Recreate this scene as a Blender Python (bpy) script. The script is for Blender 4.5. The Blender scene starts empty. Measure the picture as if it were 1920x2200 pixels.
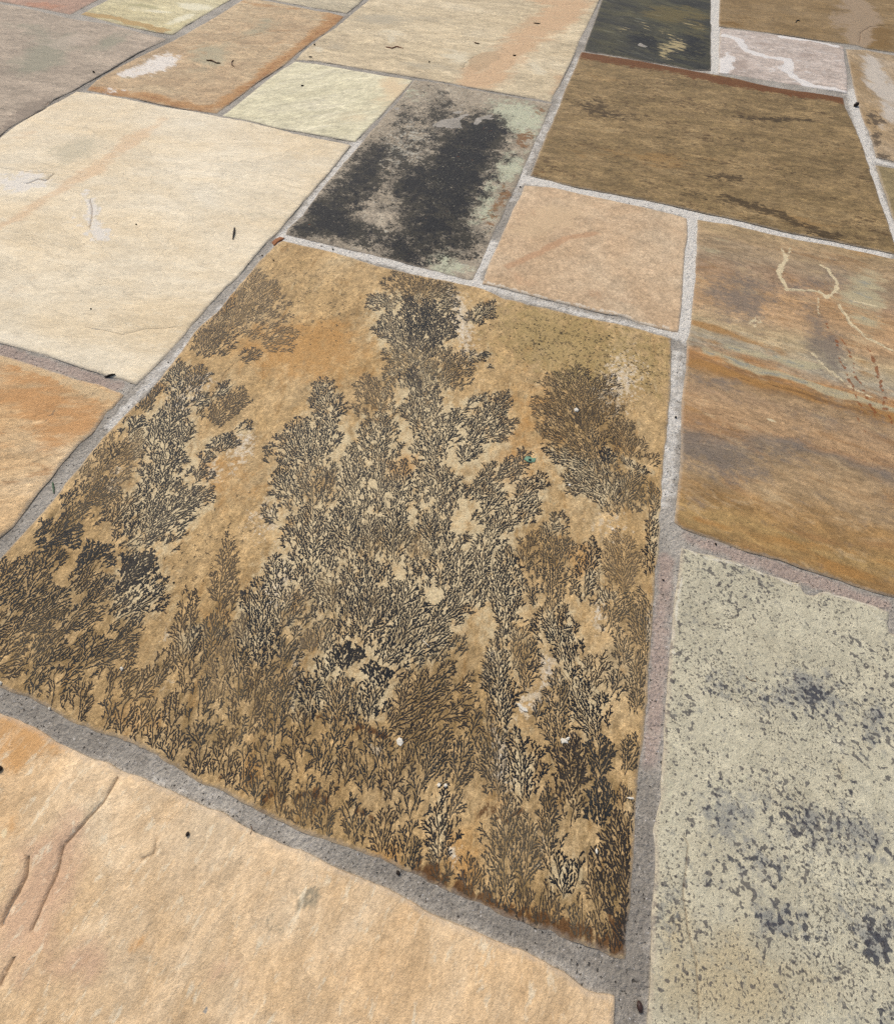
"""A sandstone flagstone terrace seen from about half a metre up, all lengths in metres.
x runs along the short joints, y away from the viewer, z up; the tops of the stones lie near z = 0."""
import bpy, math, random
import numpy as np
from mathutils import Vector, Matrix
from mathutils.geometry import delaunay_2d_cdt

# ------------------------------------------------------------------ camera, sky, sun, exposure
sc = bpy.context.scene
cam = bpy.data.cameras.new('camera')
cam.sensor_fit = 'HORIZONTAL'; cam.sensor_width = 36.0; cam.lens = 850.0 / 1920.0 * 36.0
cam.clip_start = 0.01; cam.clip_end = 200.0
CAM_RIGHT, CAM_UP, CAM_FWD = (0.949270,0.313055,0.029726), (-0.294479,0.851802,0.433261), (-0.110314,0.420036,-0.900778)
co = bpy.data.objects.new('camera', cam)
m = Matrix((CAM_RIGHT, CAM_UP, [-c for c in CAM_FWD])).transposed().to_4x4()
m.translation = (0, 0, 0.5)
co.matrix_world = m
sc.collection.objects.link(co); sc.camera = co

SUN_EL, SUN_AZ = math.radians(43), math.radians(-50)      # azimuth measured from +y towards +x
world = bpy.data.worlds.new('World'); sc.world = world; world.use_nodes = True
wn = world.node_tree; bg = wn.nodes['Background']
sky = wn.nodes.new('ShaderNodeTexSky'); sky.sky_type = 'NISHITA'; sky.sun_disc = False
sky.sun_elevation = SUN_EL; sky.sun_rotation = SUN_AZ; sky.air_density = 1.0; sky.dust_density = 4.0; sky.ozone_density = 0.6
wn.links.new(sky.outputs[0], bg.inputs[0]); bg.inputs[1].default_value = 0.08
sun = bpy.data.lights.new('sun', 'SUN'); sun.energy = 1.5; sun.angle = math.radians(13); sun.color = (1, .95, .87)
so = bpy.data.objects.new('sun', sun)
d = Vector((math.sin(SUN_AZ) * math.cos(SUN_EL), math.cos(SUN_AZ) * math.cos(SUN_EL), math.sin(SUN_EL)))
so.rotation_euler = d.to_track_quat('Z', 'Y').to_euler(); so.location = d * 5 
sc.collection.objects.link(so)
sc.cycles.use_denoising = False; sc.cycles.max_bounces = 4; sc.cycles.diffuse_bounces = 3
vs = sc.view_settings
vs.view_transform = 'Standard'; vs.look = 'None'; vs.exposure = 0.72; vs.gamma = 1.0; vs.use_curve_mapping = False

# ------------------------------------------------------------------ measured outlines, stain areas (mortar ones include painted shade), cracks and mineral plumes
STONES={
 'fern':('large ochre flagstone covered in black fern-like mineral markings',[(-.5743,.7111),(-.4575,.7129),(-.358,.7048),(-.2614,.7061),(-.1617,.714),(-.1031,.7013),(-.01,.6997),(.0588,.7022),(.1333,.7046),(.2153,.7),(.2211,.6222),(.2235,.5577),(.2245,.4956),(.226,.4404),(.2252,.415),(.2267,.3729),(.2296,.3062),(.2297,.2207),(.2315,.1574),(.2331,.0997),(.2341,.0474),(.233,.0093),(.2341,-.0229),(.2346,-.0654),(.2364,-.1089),(.2363,-.1436),(.2353,-.1462),(.2224,-.149),(.2106,-.1478),(.1906,-.1486),(.1749,-.1493),(.1652,-.1473),(.1492,-.1537),(.1357,-.1533),(.1075,-.1499),(.0838,-.1512),(.0538,-.1501),(.0463,-.1503),(.0145,-.1488),(-.0056,-.1474),(-.038,-.1495),(-.0631,-.1507),(-.0896,-.1518),(-.1207,-.1507),(-.1481,-.1499),(-.1708,-.1478),(-.1999,-.148),(-.2147,-.1464),(-.2502,-.1428),(-.2748,-.1402),(-.3125,-.1393),(-.3355,-.1422),(-.3707,-.1421),(-.4024,-.1391),(-.4289,-.1371),(-.4661,-.1389),(-.5872,-.144),(-.5834,-.0161),(-.5812,.0504),(-.5852,.1819),(-.5825,.2438),(-.581,.2703),(-.5784,.3173),(-.5829,.375),(-.588,.4209),(-.5819,.4754),(-.5819,.5295),(-.5848,.6399),(-.5793,.699)],1.1,.0006,.8),
 'cream':('largest cream flagstone, bordering the upper left of the fern-marked slab',[(-1.3997,1.102),(-1.3371,1.1139),(-1.2605,1.1168),(-1.1503,1.1169),(-1.0746,1.1234),(-.9879,1.1263),(-.9686,1.1261),(-.906,1.1305),(-.8172,1.1246),(-.7637,1.1179),(-.7165,1.1194),(-.614,1.1213),(-.6068,1.1192),(-.6019,1.0226),(-.6,.9584),(-.5988,.8852),(-.5988,.7809),(-.5969,.735),(-.6002,.6909),(-.5996,.6263),(-.5968,.5771),(-.6023,.5373),(-.6012,.4787),(-.6026,.433),(-.6001,.3803),(-.6009,.3466),(-.6033,.3104),(-.6056,.2862),(-.6514,.2865),(-.6994,.2863),(-.7751,.2897),(-.8287,.2883),(-.8729,.2871),(-1.3415,.2704),(-1.3893,.8279),(-1.402,.8805),(-1.4044,.895),(-1.403,.9629),(-1.4029,1.0197),(-1.3996,1.0564)],.7,.0012,1),
 'taupe':('grey taupe flagstone in the far left corner, above the largest cream slab',[(-1.4129,.8759),(-1.4084,.9915),(-1.4215,1.041),(-1.4117,1.1092),(-1.413,1.1993),(-1.4128,1.2716),(-1.4172,1.38),(-1.4028,1.494),(-1.4091,1.5077),(-1.4506,1.5093),(-1.5481,1.5237),(-1.6483,1.534),(-1.7138,1.5254),(-1.7894,1.5261),(-1.9029,1.5375),(-2.0692,1.5399),(-2.6496,1.5274),(-2.1404,.4418),(-1.3877,.438),(-1.4028,.842)],.7,.0016,1),
 'blush':('pinkish brown flagstone, only its near corner showing at the far left edge',[(-2.0856,1.5571),(-1.9184,1.5591),(-1.8027,1.5525),(-1.807,1.6034),(-1.813,1.6603),(-1.8176,1.7148),(-1.833,1.9258),(-2.2866,1.9979),(-2.6318,1.5652)],.5,.0008,.8),
 'butter':('yellow cream flagstone with an ochre band along its near edge',[(-1.7771,1.5696),(-1.6614,1.555),(-1.5628,1.5432),(-1.4675,1.5399),(-1.4101,1.5453),(-1.414,1.6135),(-1.4172,1.6808),(-1.4187,1.7373),(-1.4211,1.8261),(-1.4232,1.904),(-1.4224,2.0624),(-1.7478,2.1198),(-1.825,1.9419),(-1.7869,1.7142),(-1.783,1.6347)],.5,.0008,.9),
 'swirl':('tan flagstone with an orange rim and a chalky white patch',[(-1.3855,1.1207),(-1.4026,1.1806),(-1.4032,1.2653),(-1.397,1.3702),(-1.3835,1.4783),(-1.3795,1.5725),(-1.3766,1.6722),(-1.3782,1.7864),(-1.3821,1.8975),(-1.3828,1.9457),(-1.2911,1.9476),(-1.2186,1.9458),(-1.1257,1.9339),(-1.0546,1.9377),(-.9933,1.9272),(-.9838,1.7894),(-.9892,1.6817),(-.9904,1.5828),(-.9838,1.49),(-.9916,1.3933),(-.9957,1.3174),(-.9956,1.2318),(-.9967,1.1714),(-.9949,1.1375),(-1.0776,1.1279),(-1.1567,1.1259),(-1.2293,1.1273),(-1.2867,1.1206)],.6,.0008,.9),
 'sand':('grey cream flagstone in the gap between the orange-rimmed slab and the peach-streaked slab at the far edge',[(-1.3577,1.9636),(-1.1911,1.9593),(-1.1254,1.9547),(-1.0596,1.9557),(-.9988,1.9546),(-.9985,2.0374),(-1.0024,2.117),(-1.0049,2.2013),(-1.2452,2.2627),(-1.36,2.142)],.5,.0006,.8),
 'peach':('broad cream flagstone with peach streaks and a tan oval stain',[(-.9719,1.5292),(-.9809,1.5951),(-.9839,1.7141),(-.9765,1.8204),(-.9763,1.9205),(-.9785,1.9643),(-.9799,2.036),(-.9822,2.1214),(-.9874,2.3945),(-.7924,2.7017),(-.1932,2.7469),(-.192,2.4993),(-.1901,2.3078),(-.1915,2.0969),(-.1864,1.9257),(-.1858,1.77),(-.1867,1.6024),(-.185,1.5611),(-.2948,1.5619),(-.4144,1.5594),(-.5156,1.5628),(-.6005,1.5601),(-.7094,1.5546),(-.7727,1.5517),(-.8497,1.5505),(-.9209,1.5447)],.6,.001,1),
 'lime':('small pale greenish cream flagstone beside the dark-stained slab',[(-.9697,1.5188),(-.9132,1.5293),(-.8411,1.5321),(-.7761,1.532),(-.6819,1.5346),(-.5976,1.5404),(-.5958,1.4932),(-.5972,1.3735),(-.5976,1.2842),(-.6015,1.2182),(-.6043,1.1534),(-.6038,1.1408),(-.6727,1.1378),(-.7446,1.1338),(-.8119,1.1295),(-.9021,1.1377),(-.9727,1.1328),(-.9777,1.1363),(-.9768,1.2006),(-.9779,1.2992),(-.9793,1.3714),(-.9768,1.4458)],.4,.0006,.5),
 'moss':('greyish flagstone blotched with dense black stains and rust flecks',[(-.5938,1.542),(-.5125,1.5537),(-.4118,1.5505),(-.2918,1.5501),(-.1832,1.5524),(-.1799,1.5042),(-.1778,1.4083),(-.178,1.3183),(-.1772,1.23),(-.1758,1.1596),(-.1739,1.1001),(-.1738,1.0285),(-.1719,.9546),(-.1733,.8861),(-.1712,.8101),(-.1716,.7312),(-.181,.7276),(-.2696,.7292),(-.3505,.733),(-.4435,.7315),(-.5216,.7315),(-.578,.7319),(-.5839,.7489),(-.5784,.8094),(-.5851,.8968),(-.5868,.9703),(-.5883,1.0728),(-.5885,1.1319),(-.5904,1.2229),(-.5911,1.3043),(-.5878,1.3776)],.6,.0004,.8),
 'umber':('large dark brown flagstone with streaky grain and a rust-coloured far edge',[(-.1698,1.9623),(-.0786,1.9665),(.0222,1.9676),(.1189,1.9635),(.2352,1.9615),(.3122,1.9619),(.424,1.9416),(.535,1.9477),(.6388,1.9513),(.6361,1.8865),(.6443,1.8073),(.6474,1.7453),(.6541,1.657),(.6574,1.5785),(.6596,1.4803),(.6608,1.3612),(.6656,1.2784),(.6657,1.1926),(.6726,1.1381),(.5846,1.1376),(.5064,1.1361),(.4276,1.135),(.3475,1.1416),(.2643,1.1421),(.1801,1.1469),(.1258,1.1458),(.0325,1.1443),(-.0501,1.1412),(-.1121,1.147),(-.1529,1.1507),(-.1543,1.1869),(-.1575,1.2703),(-.1606,1.4241),(-.1599,1.5436),(-.1658,1.6651),(-.1661,1.7974)],.6,.001,.8),
 'slate':('near-black flagstone with olive and pale flecks at the far edge',[(-.164,1.9733),(-.1692,2.0982),(-.1739,2.2592),(-.1836,2.5034),(-.1951,2.7066),(.0139,2.8521),(.2142,2.9268),(.2214,2.7028),(.2324,2.4119),(.2386,2.1665),(.2444,1.9886),(.1814,1.9682),(.118,1.9749),(.0167,1.9772),(-.0803,1.9782)],.5,.0004,.8),
 'chalk':('small pinkish white flagstone with wavy layered veins',[(.2641,2.3968),(.3942,2.4186),(.5242,2.4262),(.6286,2.4134),(.6852,2.4074),(.6758,2.2716),(.6693,2.1396),(.6534,1.9889),(.6104,1.9913),(.5004,1.9861),(.3872,1.9839),(.3049,1.985),(.2691,1.9805),(.2644,2.1783)],.5,.0004,.8),
 'olive':('olive brown flagstone at the far right corner, beyond the pinkish white slab',[(.2571,2.4135),(.2551,2.7194),(.2499,2.9449),(1.1886,3.5981),(1.1064,2.4409),(.8666,2.4232),(.7607,2.4239),(.7349,2.4395),(.6849,2.4349),(.5669,2.4271),(.4605,2.4302),(.3521,2.4234)],.5,.0012,1),
 'marble':('brown flagstone with whitish cloudy patches at the right edge',[(.6903,2.3826),(.7583,2.4048),(.8476,2.3969),(1.1241,2.4236),(.9393,1.5511),(.725,1.5807),(.6825,1.5863),(.6843,1.6263),(.6843,1.7461),(.6786,1.7792),(.6761,1.9303),(.6782,2.0425),(.6831,2.1889)],.5,.0008,.9),
 'drab':('plain drab tan flagstone, a sliver showing at the right edge beside the dark brown slab',[(.6744,1.5424),(.7194,1.5434),(.9373,1.5203),(.8553,1.121),(.697,1.1337),(.686,1.1931),(.6819,1.2286),(.6792,1.316),(.6777,1.4297)],.5,.0006,.8),
 'rose':('smooth pinkish tan square flagstone at the centre, in front of the dark brown slab',[(-.157,1.1047),(-.0908,1.1205),(-.0158,1.1165),(.0709,1.1178),(.1826,1.1138),(.2193,1.1086),(.2245,1.0706),(.2247,1.0142),(.2227,.982),(.225,.8818),(.2272,.7884),(.2265,.7208),(.2165,.7184),(.1539,.7202),(.1226,.7274),(.0907,.7236),(.0156,.7246),(-.0527,.7246),(-.1005,.7269),(-.1514,.7239),(-.1544,.7748),(-.1554,.8211),(-.1562,.9071),(-.1572,.9971),(-.1565,1.0791)],.6,.0008,.5),
 'banded':('large flagstone with brown, orange and grey bands and peeling cream-edged flakes',[(.2428,1.1121),(.314,1.1227),(.3814,1.117),(.4475,1.1169),(.5235,1.1211),(.5827,1.1209),(.6324,1.1192),(.7201,1.1188),(.6497,.3041),(.5336,.3066),(.499,.3053),(.4655,.308),(.4241,.3089),(.3893,.3116),(.3507,.3104),(.3183,.3123),(.2861,.3137),(.2591,.3171),(.2478,.3222),(.2477,.3518),(.249,.4243),(.2481,.4601),(.2449,.5108),(.243,.5647),(.2449,.6092),(.245,.6627),(.2426,.705),(.2464,.7413),(.2469,.8142),(.2456,.9504),(.2456,1.0511)],.7,.0008,1),
 'speckled':('pale greenish grey flagstone speckled with dark blue-grey dots',[(.2591,.2877),(.2872,.288),(.3187,.291),(.3505,.2886),(.3817,.2863),(.4156,.287),(.4164,.2813),(.4213,.2758),(.4301,.2761),(.4417,.2833),(.4526,.2883),(.4546,.2851),(.4829,.2862),(.5124,.2853),(.5263,.2843),(.52,.2679),(.5211,.2561),(.5339,.2544),(.6162,.2516),(.5357,-.1551),(.2628,-.2396),(.2588,-.1814),(.258,-.1613),(.2575,-.1427),(.2567,-.1213),(.2564,-.0951),(.2567,-.0697),(.2558,-.054),(.2519,-.0422),(.2531,-.0293),(.2561,-.0094),(.2554,.0166),(.2555,.0396),(.2558,.0682),(.2547,.116),(.256,.1656),(.255,.203),(.2583,.2424)],1,.0008,.9),
 'golden':('large rough golden cream flagstone with cracked, flaking left side along the near edge',[(-.4466,-.1594),(-.4234,-.158),(-.4041,-.1591),(-.3832,-.1611),(-.3648,-.1637),(-.3445,-.162),(-.3203,-.1647),(-.304,-.1621),(-.289,-.1624),(-.2646,-.1626),(-.2414,-.1631),(-.2235,-.1619),(-.2024,-.1625),(-.182,-.1633),(-.1699,-.1614),(-.1558,-.1636),(-.1359,-.1636),(-.1073,-.1657),(-.0859,-.1649),(-.0599,-.1656),(-.0385,-.1658),(-.0069,-.1666),(.0217,-.1674),(.0529,-.169),(.0716,-.1696),(.1051,-.1704),(.1315,-.1689),(.1528,-.1694),(.1842,-.17),(.2082,-.1733),(.2295,-.173),(.2299,-.1792),(.231,-.1901),(.237,-.2476),(-.3108,-.4172),(-.5967,-.1685)],1.2,.0014,1.8),
 'amber':('orange-tinted flagstone at the left edge, below the largest cream slab',[(-.8518,.265),(-.8106,.2667),(-.7774,.2645),(-.733,.2644),(-.7036,.2633),(-.6629,.2655),(-.6196,.2635),(-.6113,.2604),(-.6097,.2331),(-.6122,.2245),(-.605,.1821),(-.6101,.1615),(-.6064,.1368),(-.6066,.11),(-.6062,.0758),(-.6038,.0486),(-.6013,.0239),(-.6044,.0059),(-.6048,-.1348),(-.9178,-.138),(-1.303,.2473)],1,.0012,1.3),
}
MASKS={
 'fern':{'m0':[('e',-.3963,.4352,.1384,.0163,.0261,-.0707,1),('e',-.1504,.2833,.0259,.0091,.0117,-.0303,1),('e',-.3716,.4923,.0609,.0225,.0203,-.042,1),('e',.0128,.404,.0645,.0081,.0166,-.1808,.7),('e',-.3886,.1913,.0375,.0131,.0256,-.0412,.7),('e',-.3558,.1621,.0849,-.0028,.0131,-.0547,.5),('e',.1318,.2265,.0239,.0082,.0045,-.0262,1),('e',-.5898,.5155,.0315,.0118,.0208,-.0335,1),('e',-.571,.2945,.0356,-.008,.0085,-.0421,.6),('e',-.1992,.0554,.015,.0011,.0097,-.0444,.8),('e',-.2814,-.0022,.0211,.0071,.0183,-.0288,.6),('e',-.0041,.0968,.0329,.0111,.0138,-.0433,.5),('e',.0758,-.1236,.0219,.007,.0095,-.0308,1),('e',.15,-.1395,.038,.0014,-.0031,-.014,.8),('e',.0963,-.057,.0187,.0061,.0062,-.0236,.6),('e',.006,-.1459,.026,.0083,.0053,-.0133,.9),('e',-.1626,-.1195,.0139,.0045,.0128,-.0221,.8),('e',-.3026,-.115,.0498,-.0019,.0023,-.0166,.7),('e',.1627,.429,.0346,.0122,.0044,-.0353,.6)],
  'm1':[('e',-.1584,.6095,.0203,.0177,.0619,-.1164,1),('e',-.3848,.2357,.0196,-.001,.0114,-.0461,1),('e',-.5272,.1264,.0185,-.0005,.0117,-.0301,.8),('e',-.2296,.0639,.0248,-.0003,.0076,-.0511,.8),('e',-.2974,.1366,.0355,.0123,.0246,-.0432,.7),('e',.0853,-.0253,.0135,.0072,.0231,-.0416,.9),('e',.1055,.0342,.0204,.0067,.0043,-.0188,1),('e',.1187,.0752,.0127,.0061,.0107,-.0286,1),('e',.1679,.1545,.0101,.0034,.0052,-.0346,.9),('e',.2275,.1685,.0056,.0019,.0034,-.0349,1),('e',.1382,.5616,.0434,-.0175,-.0233,-.0947,.9),('e',-.1636,-.0132,.0081,.0016,.0197,-.0572,.9),('e',-.2851,-.0896,.0077,.0019,.0239,-.0417,.7),('e',-.3224,-.0498,.0067,.0011,.0199,-.0419,.7),('e',-.5198,.2822,.0271,.0097,.022,-.0323,.8),('e',.1461,-.1011,.0063,.0015,.0031,-.0291,.8),('e',.0648,-.1195,.0079,.0025,.0039,-.0121,1),('e',.161,.287,.0374,.0129,.005,-.0358,.7),('e',-.5146,.3254,.0129,.0259,.025,-.0185,.8),('e',-.3754,-.1576,.0441,-.0011,.0026,-.0117,.4),('e',-.0465,-.0683,.0095,.0031,.0034,-.008,1),('e',.0501,.0744,.0064,.0021,.0056,-.0205,.7),('e',-.4011,.1869,.0184,-.0007,.0077,-.0287,.8)],
  'm3':[('l',[(.0345,-.1442,.0104),(.1056,-.1449,.01),(.1731,-.1424,.0098),(.2258,-.1424,.0096)],1),('e',.2232,-.1232,.0127,.004,.0031,-.023,.8),('e',-.1229,-.1323,.059,-.002,-.0007,-.0153,.6),('l',[(-.1231,-.0559,.0054),(-.0763,-.0502,.0053),(-.0258,-.0524,.0052)],.9),('l',[(-.0976,-.1198,.0039),(-.0523,-.1156,.0039),(-.0228,-.1243,.0038)],.8),('e',.1009,-.0743,.0321,.0104,.0022,-.0083,.8),('e',-.2202,-.1339,.0415,-.0014,.0007,-.0118,.4),('e',-.4952,.4843,.0307,.0114,.0241,-.0424,.3)],
  'm4':[('e',.0187,.6364,.1663,.0087,.0057,-.1095,1),('e',.1871,.6249,.0469,.0171,.0086,-.0908,.5),('e',-.4546,.6237,.0745,.0283,.0371,-.0749,.4),('e',.1124,.5747,.084,.0305,.0095,-.0647,.6)],
  'm2':[('e',-.1177,-.0344,.1737,.0285,.0275,-.1049,.32),('e',-.448,-.0346,.0575,.0854,.1022,-.054,.3),('e',.1703,-.0539,.06,.0194,.0212,-.1162,.4),('e',.0375,.0988,.1365,.0458,.0301,-.1076,.25)]},
 'cream':{'m0':[('l',[(-1.1038,.9674,.0258),(-1.099,.8258,.0234),(-1.1039,.6969,.0214),(-1.1093,.6089,.0201),(-1.1317,.4881,.0183)],1),('l',[(-1.1086,1.0582,.0171),(-1.0936,.9717,.0161)],.7),('e',-1.344,.8667,.0341,.0361,.0324,-.0309,.6),('l',[(-.9399,.3573,.0216),(-.9433,.4976,.0244)],.4),('e',-.6588,.5462,.1611,.0612,.0689,-.1056,.25),('e',-.6693,.851,.0231,.0367,.0188,-.0227,.5)],
  'm1':[('e',-1.2025,.6977,.0547,.0346,.0319,-.0322,1),('e',-1.0022,.6605,.012,.0106,.0538,-.0556,1),('e',-.9209,.5949,.0458,-.0053,.0122,-.0238,.8),('e',-1.0029,.606,.0341,.0134,.0223,-.0264,.4)],
  'm2':[('e',-1.1924,.8614,.0289,.0691,.0447,-.0398,1),('e',-1.1942,.8324,.0385,.0159,.0291,-.0345,.6),('l',[(-1.0166,.6926,.0052),(-.9601,.6228,.0049)],.9),('e',-.6616,.7766,.0314,.0027,.0042,-.0094,.5),('l',[(-.7387,.7555,.0052),(-.6815,.7724,.0052),(-.6078,.7792,.0052)],.6)]},
 'taupe':{'m0':[('e',-1.6464,1.2529,.0048,.1276,.1046,-.0868,1),('e',-1.5376,1.4192,.0214,.0932,.0521,-.0521,.8),('e',-1.8348,1.4059,.1172,.0251,.0422,-.0491,.6),('e',-1.4205,.9666,.0099,.0751,.0417,-.0328,.4)],
  'm1':[('e',-1.6593,1.3628,.0686,.0946,.0526,-.0549,1),('e',-1.4839,1.0869,.0271,.0976,.0448,-.0392,.6)],
  'm2':[('e',-1.4308,.9621,-.0016,.097,.0419,-.0304,1),('l',[(-1.4141,.8831,.0113),(-1.404,.9962,.0121)],1)]},
 'blush':{'m0':[('e',-1.9367,1.5797,.094,.0199,.0236,-.0281,1)]},
 'butter':{'m0':[('l',[(-1.7732,1.5714,.0199),(-1.6853,1.5853,.0198),(-1.5532,1.5746,.0193),(-1.4552,1.5587,.019)],1)],
  'm1':[('e',-1.4881,1.7883,.08,.0167,.0217,-.0351,1),('e',-1.4644,1.6723,.0128,.0545,.0218,-.025,1),('e',-1.585,1.6913,.094,.0198,.0125,-.0184,.8)],
  'm2':[('e',-1.6577,1.7158,.1381,.0109,.0102,-.0151,1)]},
 'swirl':{'m0':[('l',[(-.9967,1.9156,.0451),(-.9978,1.7559,.0418),(-1.0039,1.5453,.0377),(-1.0016,1.348,.0338),(-1.0068,1.1877,.0309),(-1.0427,1.1342,.0301),(-1.1894,1.1416,.0309),(-1.3747,1.1349,.0317)],1),('e',-1.02,1.9094,.0694,-.001,.0226,-.0572,.8),('l',[(-1.3846,1.9016,.0193),(-1.3011,1.9002,.0191),(-1.1687,1.9232,.019)],.7)],
  'm1':[('e',-1.3144,1.3482,.0274,.0709,.0446,-.0492,1),('e',-1.3457,1.2529,.0239,.0285,.021,-.0244,.9),('e',-1.3268,1.1495,.0631,.0139,.0104,-.0143,.7)],
  'm2':[('e',-1.2162,1.4487,.0306,.0923,.088,-.1035,.9),('e',-1.1924,1.7092,.0341,.109,.0473,-.0627,.8),('e',-1.3437,1.23,.0167,.0535,.0263,-.0263,.6)],
  'm3':[('l',[(-1.2973,1.4503,.0132),(-1.2496,1.5526,.0138),(-1.1889,1.6444,.0143),(-1.0842,1.7603,.015)],.6),('l',[(-1.2926,1.492,.0157),(-1.1256,1.3792,.0144),(-1.0795,1.5109,.0154),(-1.0923,1.7116,.0171)],.6)]},
 'sand':{'m0':[('e',-1.0984,1.9993,.044,.0215,.0166,-.0343,1)]},
 'peach':{'m0':[('l',[(-.4212,1.5871,.071),(-.3883,1.7857,.0784),(-.3399,2.1116,.0912),(-.2776,2.4003,.1028)],1),('e',-.4092,1.6451,.0857,.0008,.0134,-.0646,.9),('e',-.1901,1.689,.0302,.0492,.0418,-.113,.7),('e',-.3653,2.3912,.0859,.0175,.0056,-.0312,1),('e',-.6936,1.6866,.0792,.036,.026,-.0672,.3)],
  'm1':[('e',-.4471,1.7514,.0446,.0597,.0257,-.0639,1),('e',-.4387,1.8026,.0351,.0369,.0122,-.034,.6)],
  'm2':[('e',-.8675,1.9579,.1301,.0622,.0236,-.0574,1),('e',-.6624,2.056,.1442,.03,.0256,-.0869,.5),('e',-.6165,1.6443,.1305,.0115,.0099,-.0329,.8),('e',-.9072,1.6695,.0278,.0691,.0389,-.0595,.6)],
  'm3':[('e',-.5336,1.7594,.0539,.0245,.0222,-.0698,1),('e',-.2772,1.759,.0402,.018,.0123,-.0546,.8),('e',-.7771,1.8594,.07,.0328,.015,-.0382,.8),('e',-.9385,1.6347,.0209,.0096,.0129,-.0265,1),('e',-.7688,1.7969,.0165,.0076,.0233,-.0585,.8)]},
 'lime':{'m0':[('e',-.6221,1.465,.0644,-.0381,.0177,-.1359,1),('e',-.6619,1.2625,.0415,.0766,.0279,-.042,.6)]},
 'moss':{'m0':[('e',-.3306,1.1406,.0927,-.0369,.0144,-.1974,1),('e',-.3086,1.3144,.0624,.0262,.0274,-.0971,1),('e',-.3844,1.0067,.0599,.0241,.0406,-.1114,.75),('e',-.3003,.9581,.0666,-.0142,.019,-.1601,.8),('e',-.3273,.7665,.0442,.0171,.0165,-.0433,.8),('e',-.5409,.8432,.0294,.0787,.0569,-.0604,.85),('e',-.5192,.9955,.0172,.1058,.0632,-.0585,.75),('e',-.5407,1.1021,.0315,.013,.0218,-.0517,.6),('e',-.4498,.7872,.0703,.006,.0151,-.0461,.75),('e',-.4693,1.389,.0471,.0202,.0448,-.1313,.6),('e',-.5368,1.3159,.0344,.0147,.0285,-.0747,.5),('e',-.2208,.8414,.0365,.0142,.0189,-.0616,.5),('e',-.3226,.8368,.0733,.0286,.0283,-.0777,.5),('e',-.5469,.7669,.0359,.0141,.0151,-.0297,.8),('e',-.5049,1.1667,.0646,.0269,.0343,-.0873,.35)],
  'm1':[('e',-.2566,1.4354,.0923,-.014,.0131,-.1083,1),('e',-.2134,1.1651,.0106,.0758,.0349,-.0307,.9),('e',-.2223,.9891,.0438,-.0098,.0086,-.1089,.7),('e',-.2111,.7468,.0466,.0042,.0057,-.0285,.8),('e',-.5749,1.4528,.0484,.0211,.021,-.0558,.5),('e',-.2465,.7649,.0351,.0135,.0143,-.0427,.6)],
  'm2':[('e',-.2029,1.3185,.0252,-.0076,.0037,-.0606,1),('e',-.203,1.4882,.0242,.0104,.0085,-.0387,.6),('e',-.1876,1.0436,.0222,-.0053,.0046,-.0761,.8),('e',-.1882,.9444,.0212,-.0046,.0045,-.0692,.7),('e',-.3527,.8611,.0143,.0011,.0258,-.0983,.4),('e',-.3252,.7347,.0261,.01,.0075,-.0195,.5),('e',-.1936,.7852,.0442,.017,.0087,-.0289,.5)],
  'm3':[('e',-.4881,1.1239,.0352,.0998,.0745,-.0959,1),('e',-.4758,1.2576,.0559,.0235,.0343,-.0942,.8),('e',-.5364,1.5026,.0369,.0162,.0204,-.0578,.6)]},
 'umber':{'m0':[('l',[(-.1623,1.9366,.041),(.0255,1.9372,.0401),(.2362,1.9318,.0389),(.4863,1.9264,.0375),(.621,1.9334,.0369)],1),('e',-.1437,1.1658,.0317,.0129,.0075,-.0335,.5)],
  'm1':[('e',-.0317,1.5616,.1557,-.0096,.0022,-.041,.8),('l',[(.3481,1.6842,.0158),(.527,1.733,.0158)],1),('e',-.0632,1.5947,.0526,.0007,.006,-.0753,.7),('e',.3026,1.3285,.0662,.0075,-.0016,-.0327,1),('e',.4606,1.4162,.0971,-.0124,-.0055,-.0346,.6),('e',.156,1.4684,.144,.0038,-.0001,-.032,.5),('l',[(.3043,1.2191,.0194),(.3882,1.201,.0188),(.5361,1.1532,.0177)],1),('l',[(.4485,1.1755,.0141),(.5471,1.1667,.0137)],.9),('e',.2402,1.2146,.1267,-.0025,-.0025,-.0427,.6),('e',.3477,1.5484,.071,-.0045,-.0026,-.0279,.6),('e',.5451,1.8087,.076,-.0005,-.0047,-.0332,.5)],
  'm2':[('e',.1182,1.3491,.1152,.0043,.0005,-.0486,1),('e',.4495,1.1954,.1192,-.0021,-.005,-.0327,.8),('e',.6099,1.5771,.0676,-.0047,-.0053,-.0277,.6),('e',-.0636,1.7804,.1125,-.0004,.002,-.0276,.7),('e',.2309,1.4206,.0928,.0029,-.0013,-.0382,.5),('e',-.0534,1.3033,.0585,.0024,.004,-.0477,.6)]},
 'slate':{'m0':[('e',.1195,2.1644,.0458,-.0246,-.0042,-.0774,1),('e',.0292,2.2859,.0977,-.0049,.0023,-.0665,.5),('e',.1535,2.3947,.0647,-.0388,-.0042,-.0689,.6),('e',.0959,2.0669,.0235,.0107,.0065,-.0813,.9),('e',-.0802,2.2342,.049,-.0022,.0026,-.0371,.5)],
  'm1':[('e',.027,2.144,.0782,-.0407,-.0022,-.0855,1),('e',.1814,2.1708,.0606,.0279,.0087,-.1726,.9),('e',-.0523,2.0203,.0913,-.0023,.0026,-.0405,.6),('e',.0605,2.5093,.1511,.0733,.0068,-.0853,.4)],
  'm2':[('e',.0813,2.4647,.1326,.0639,.0078,-.1038,1),('e',.1883,2.361,.0482,.0227,.0066,-.1454,.6)]},
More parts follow.
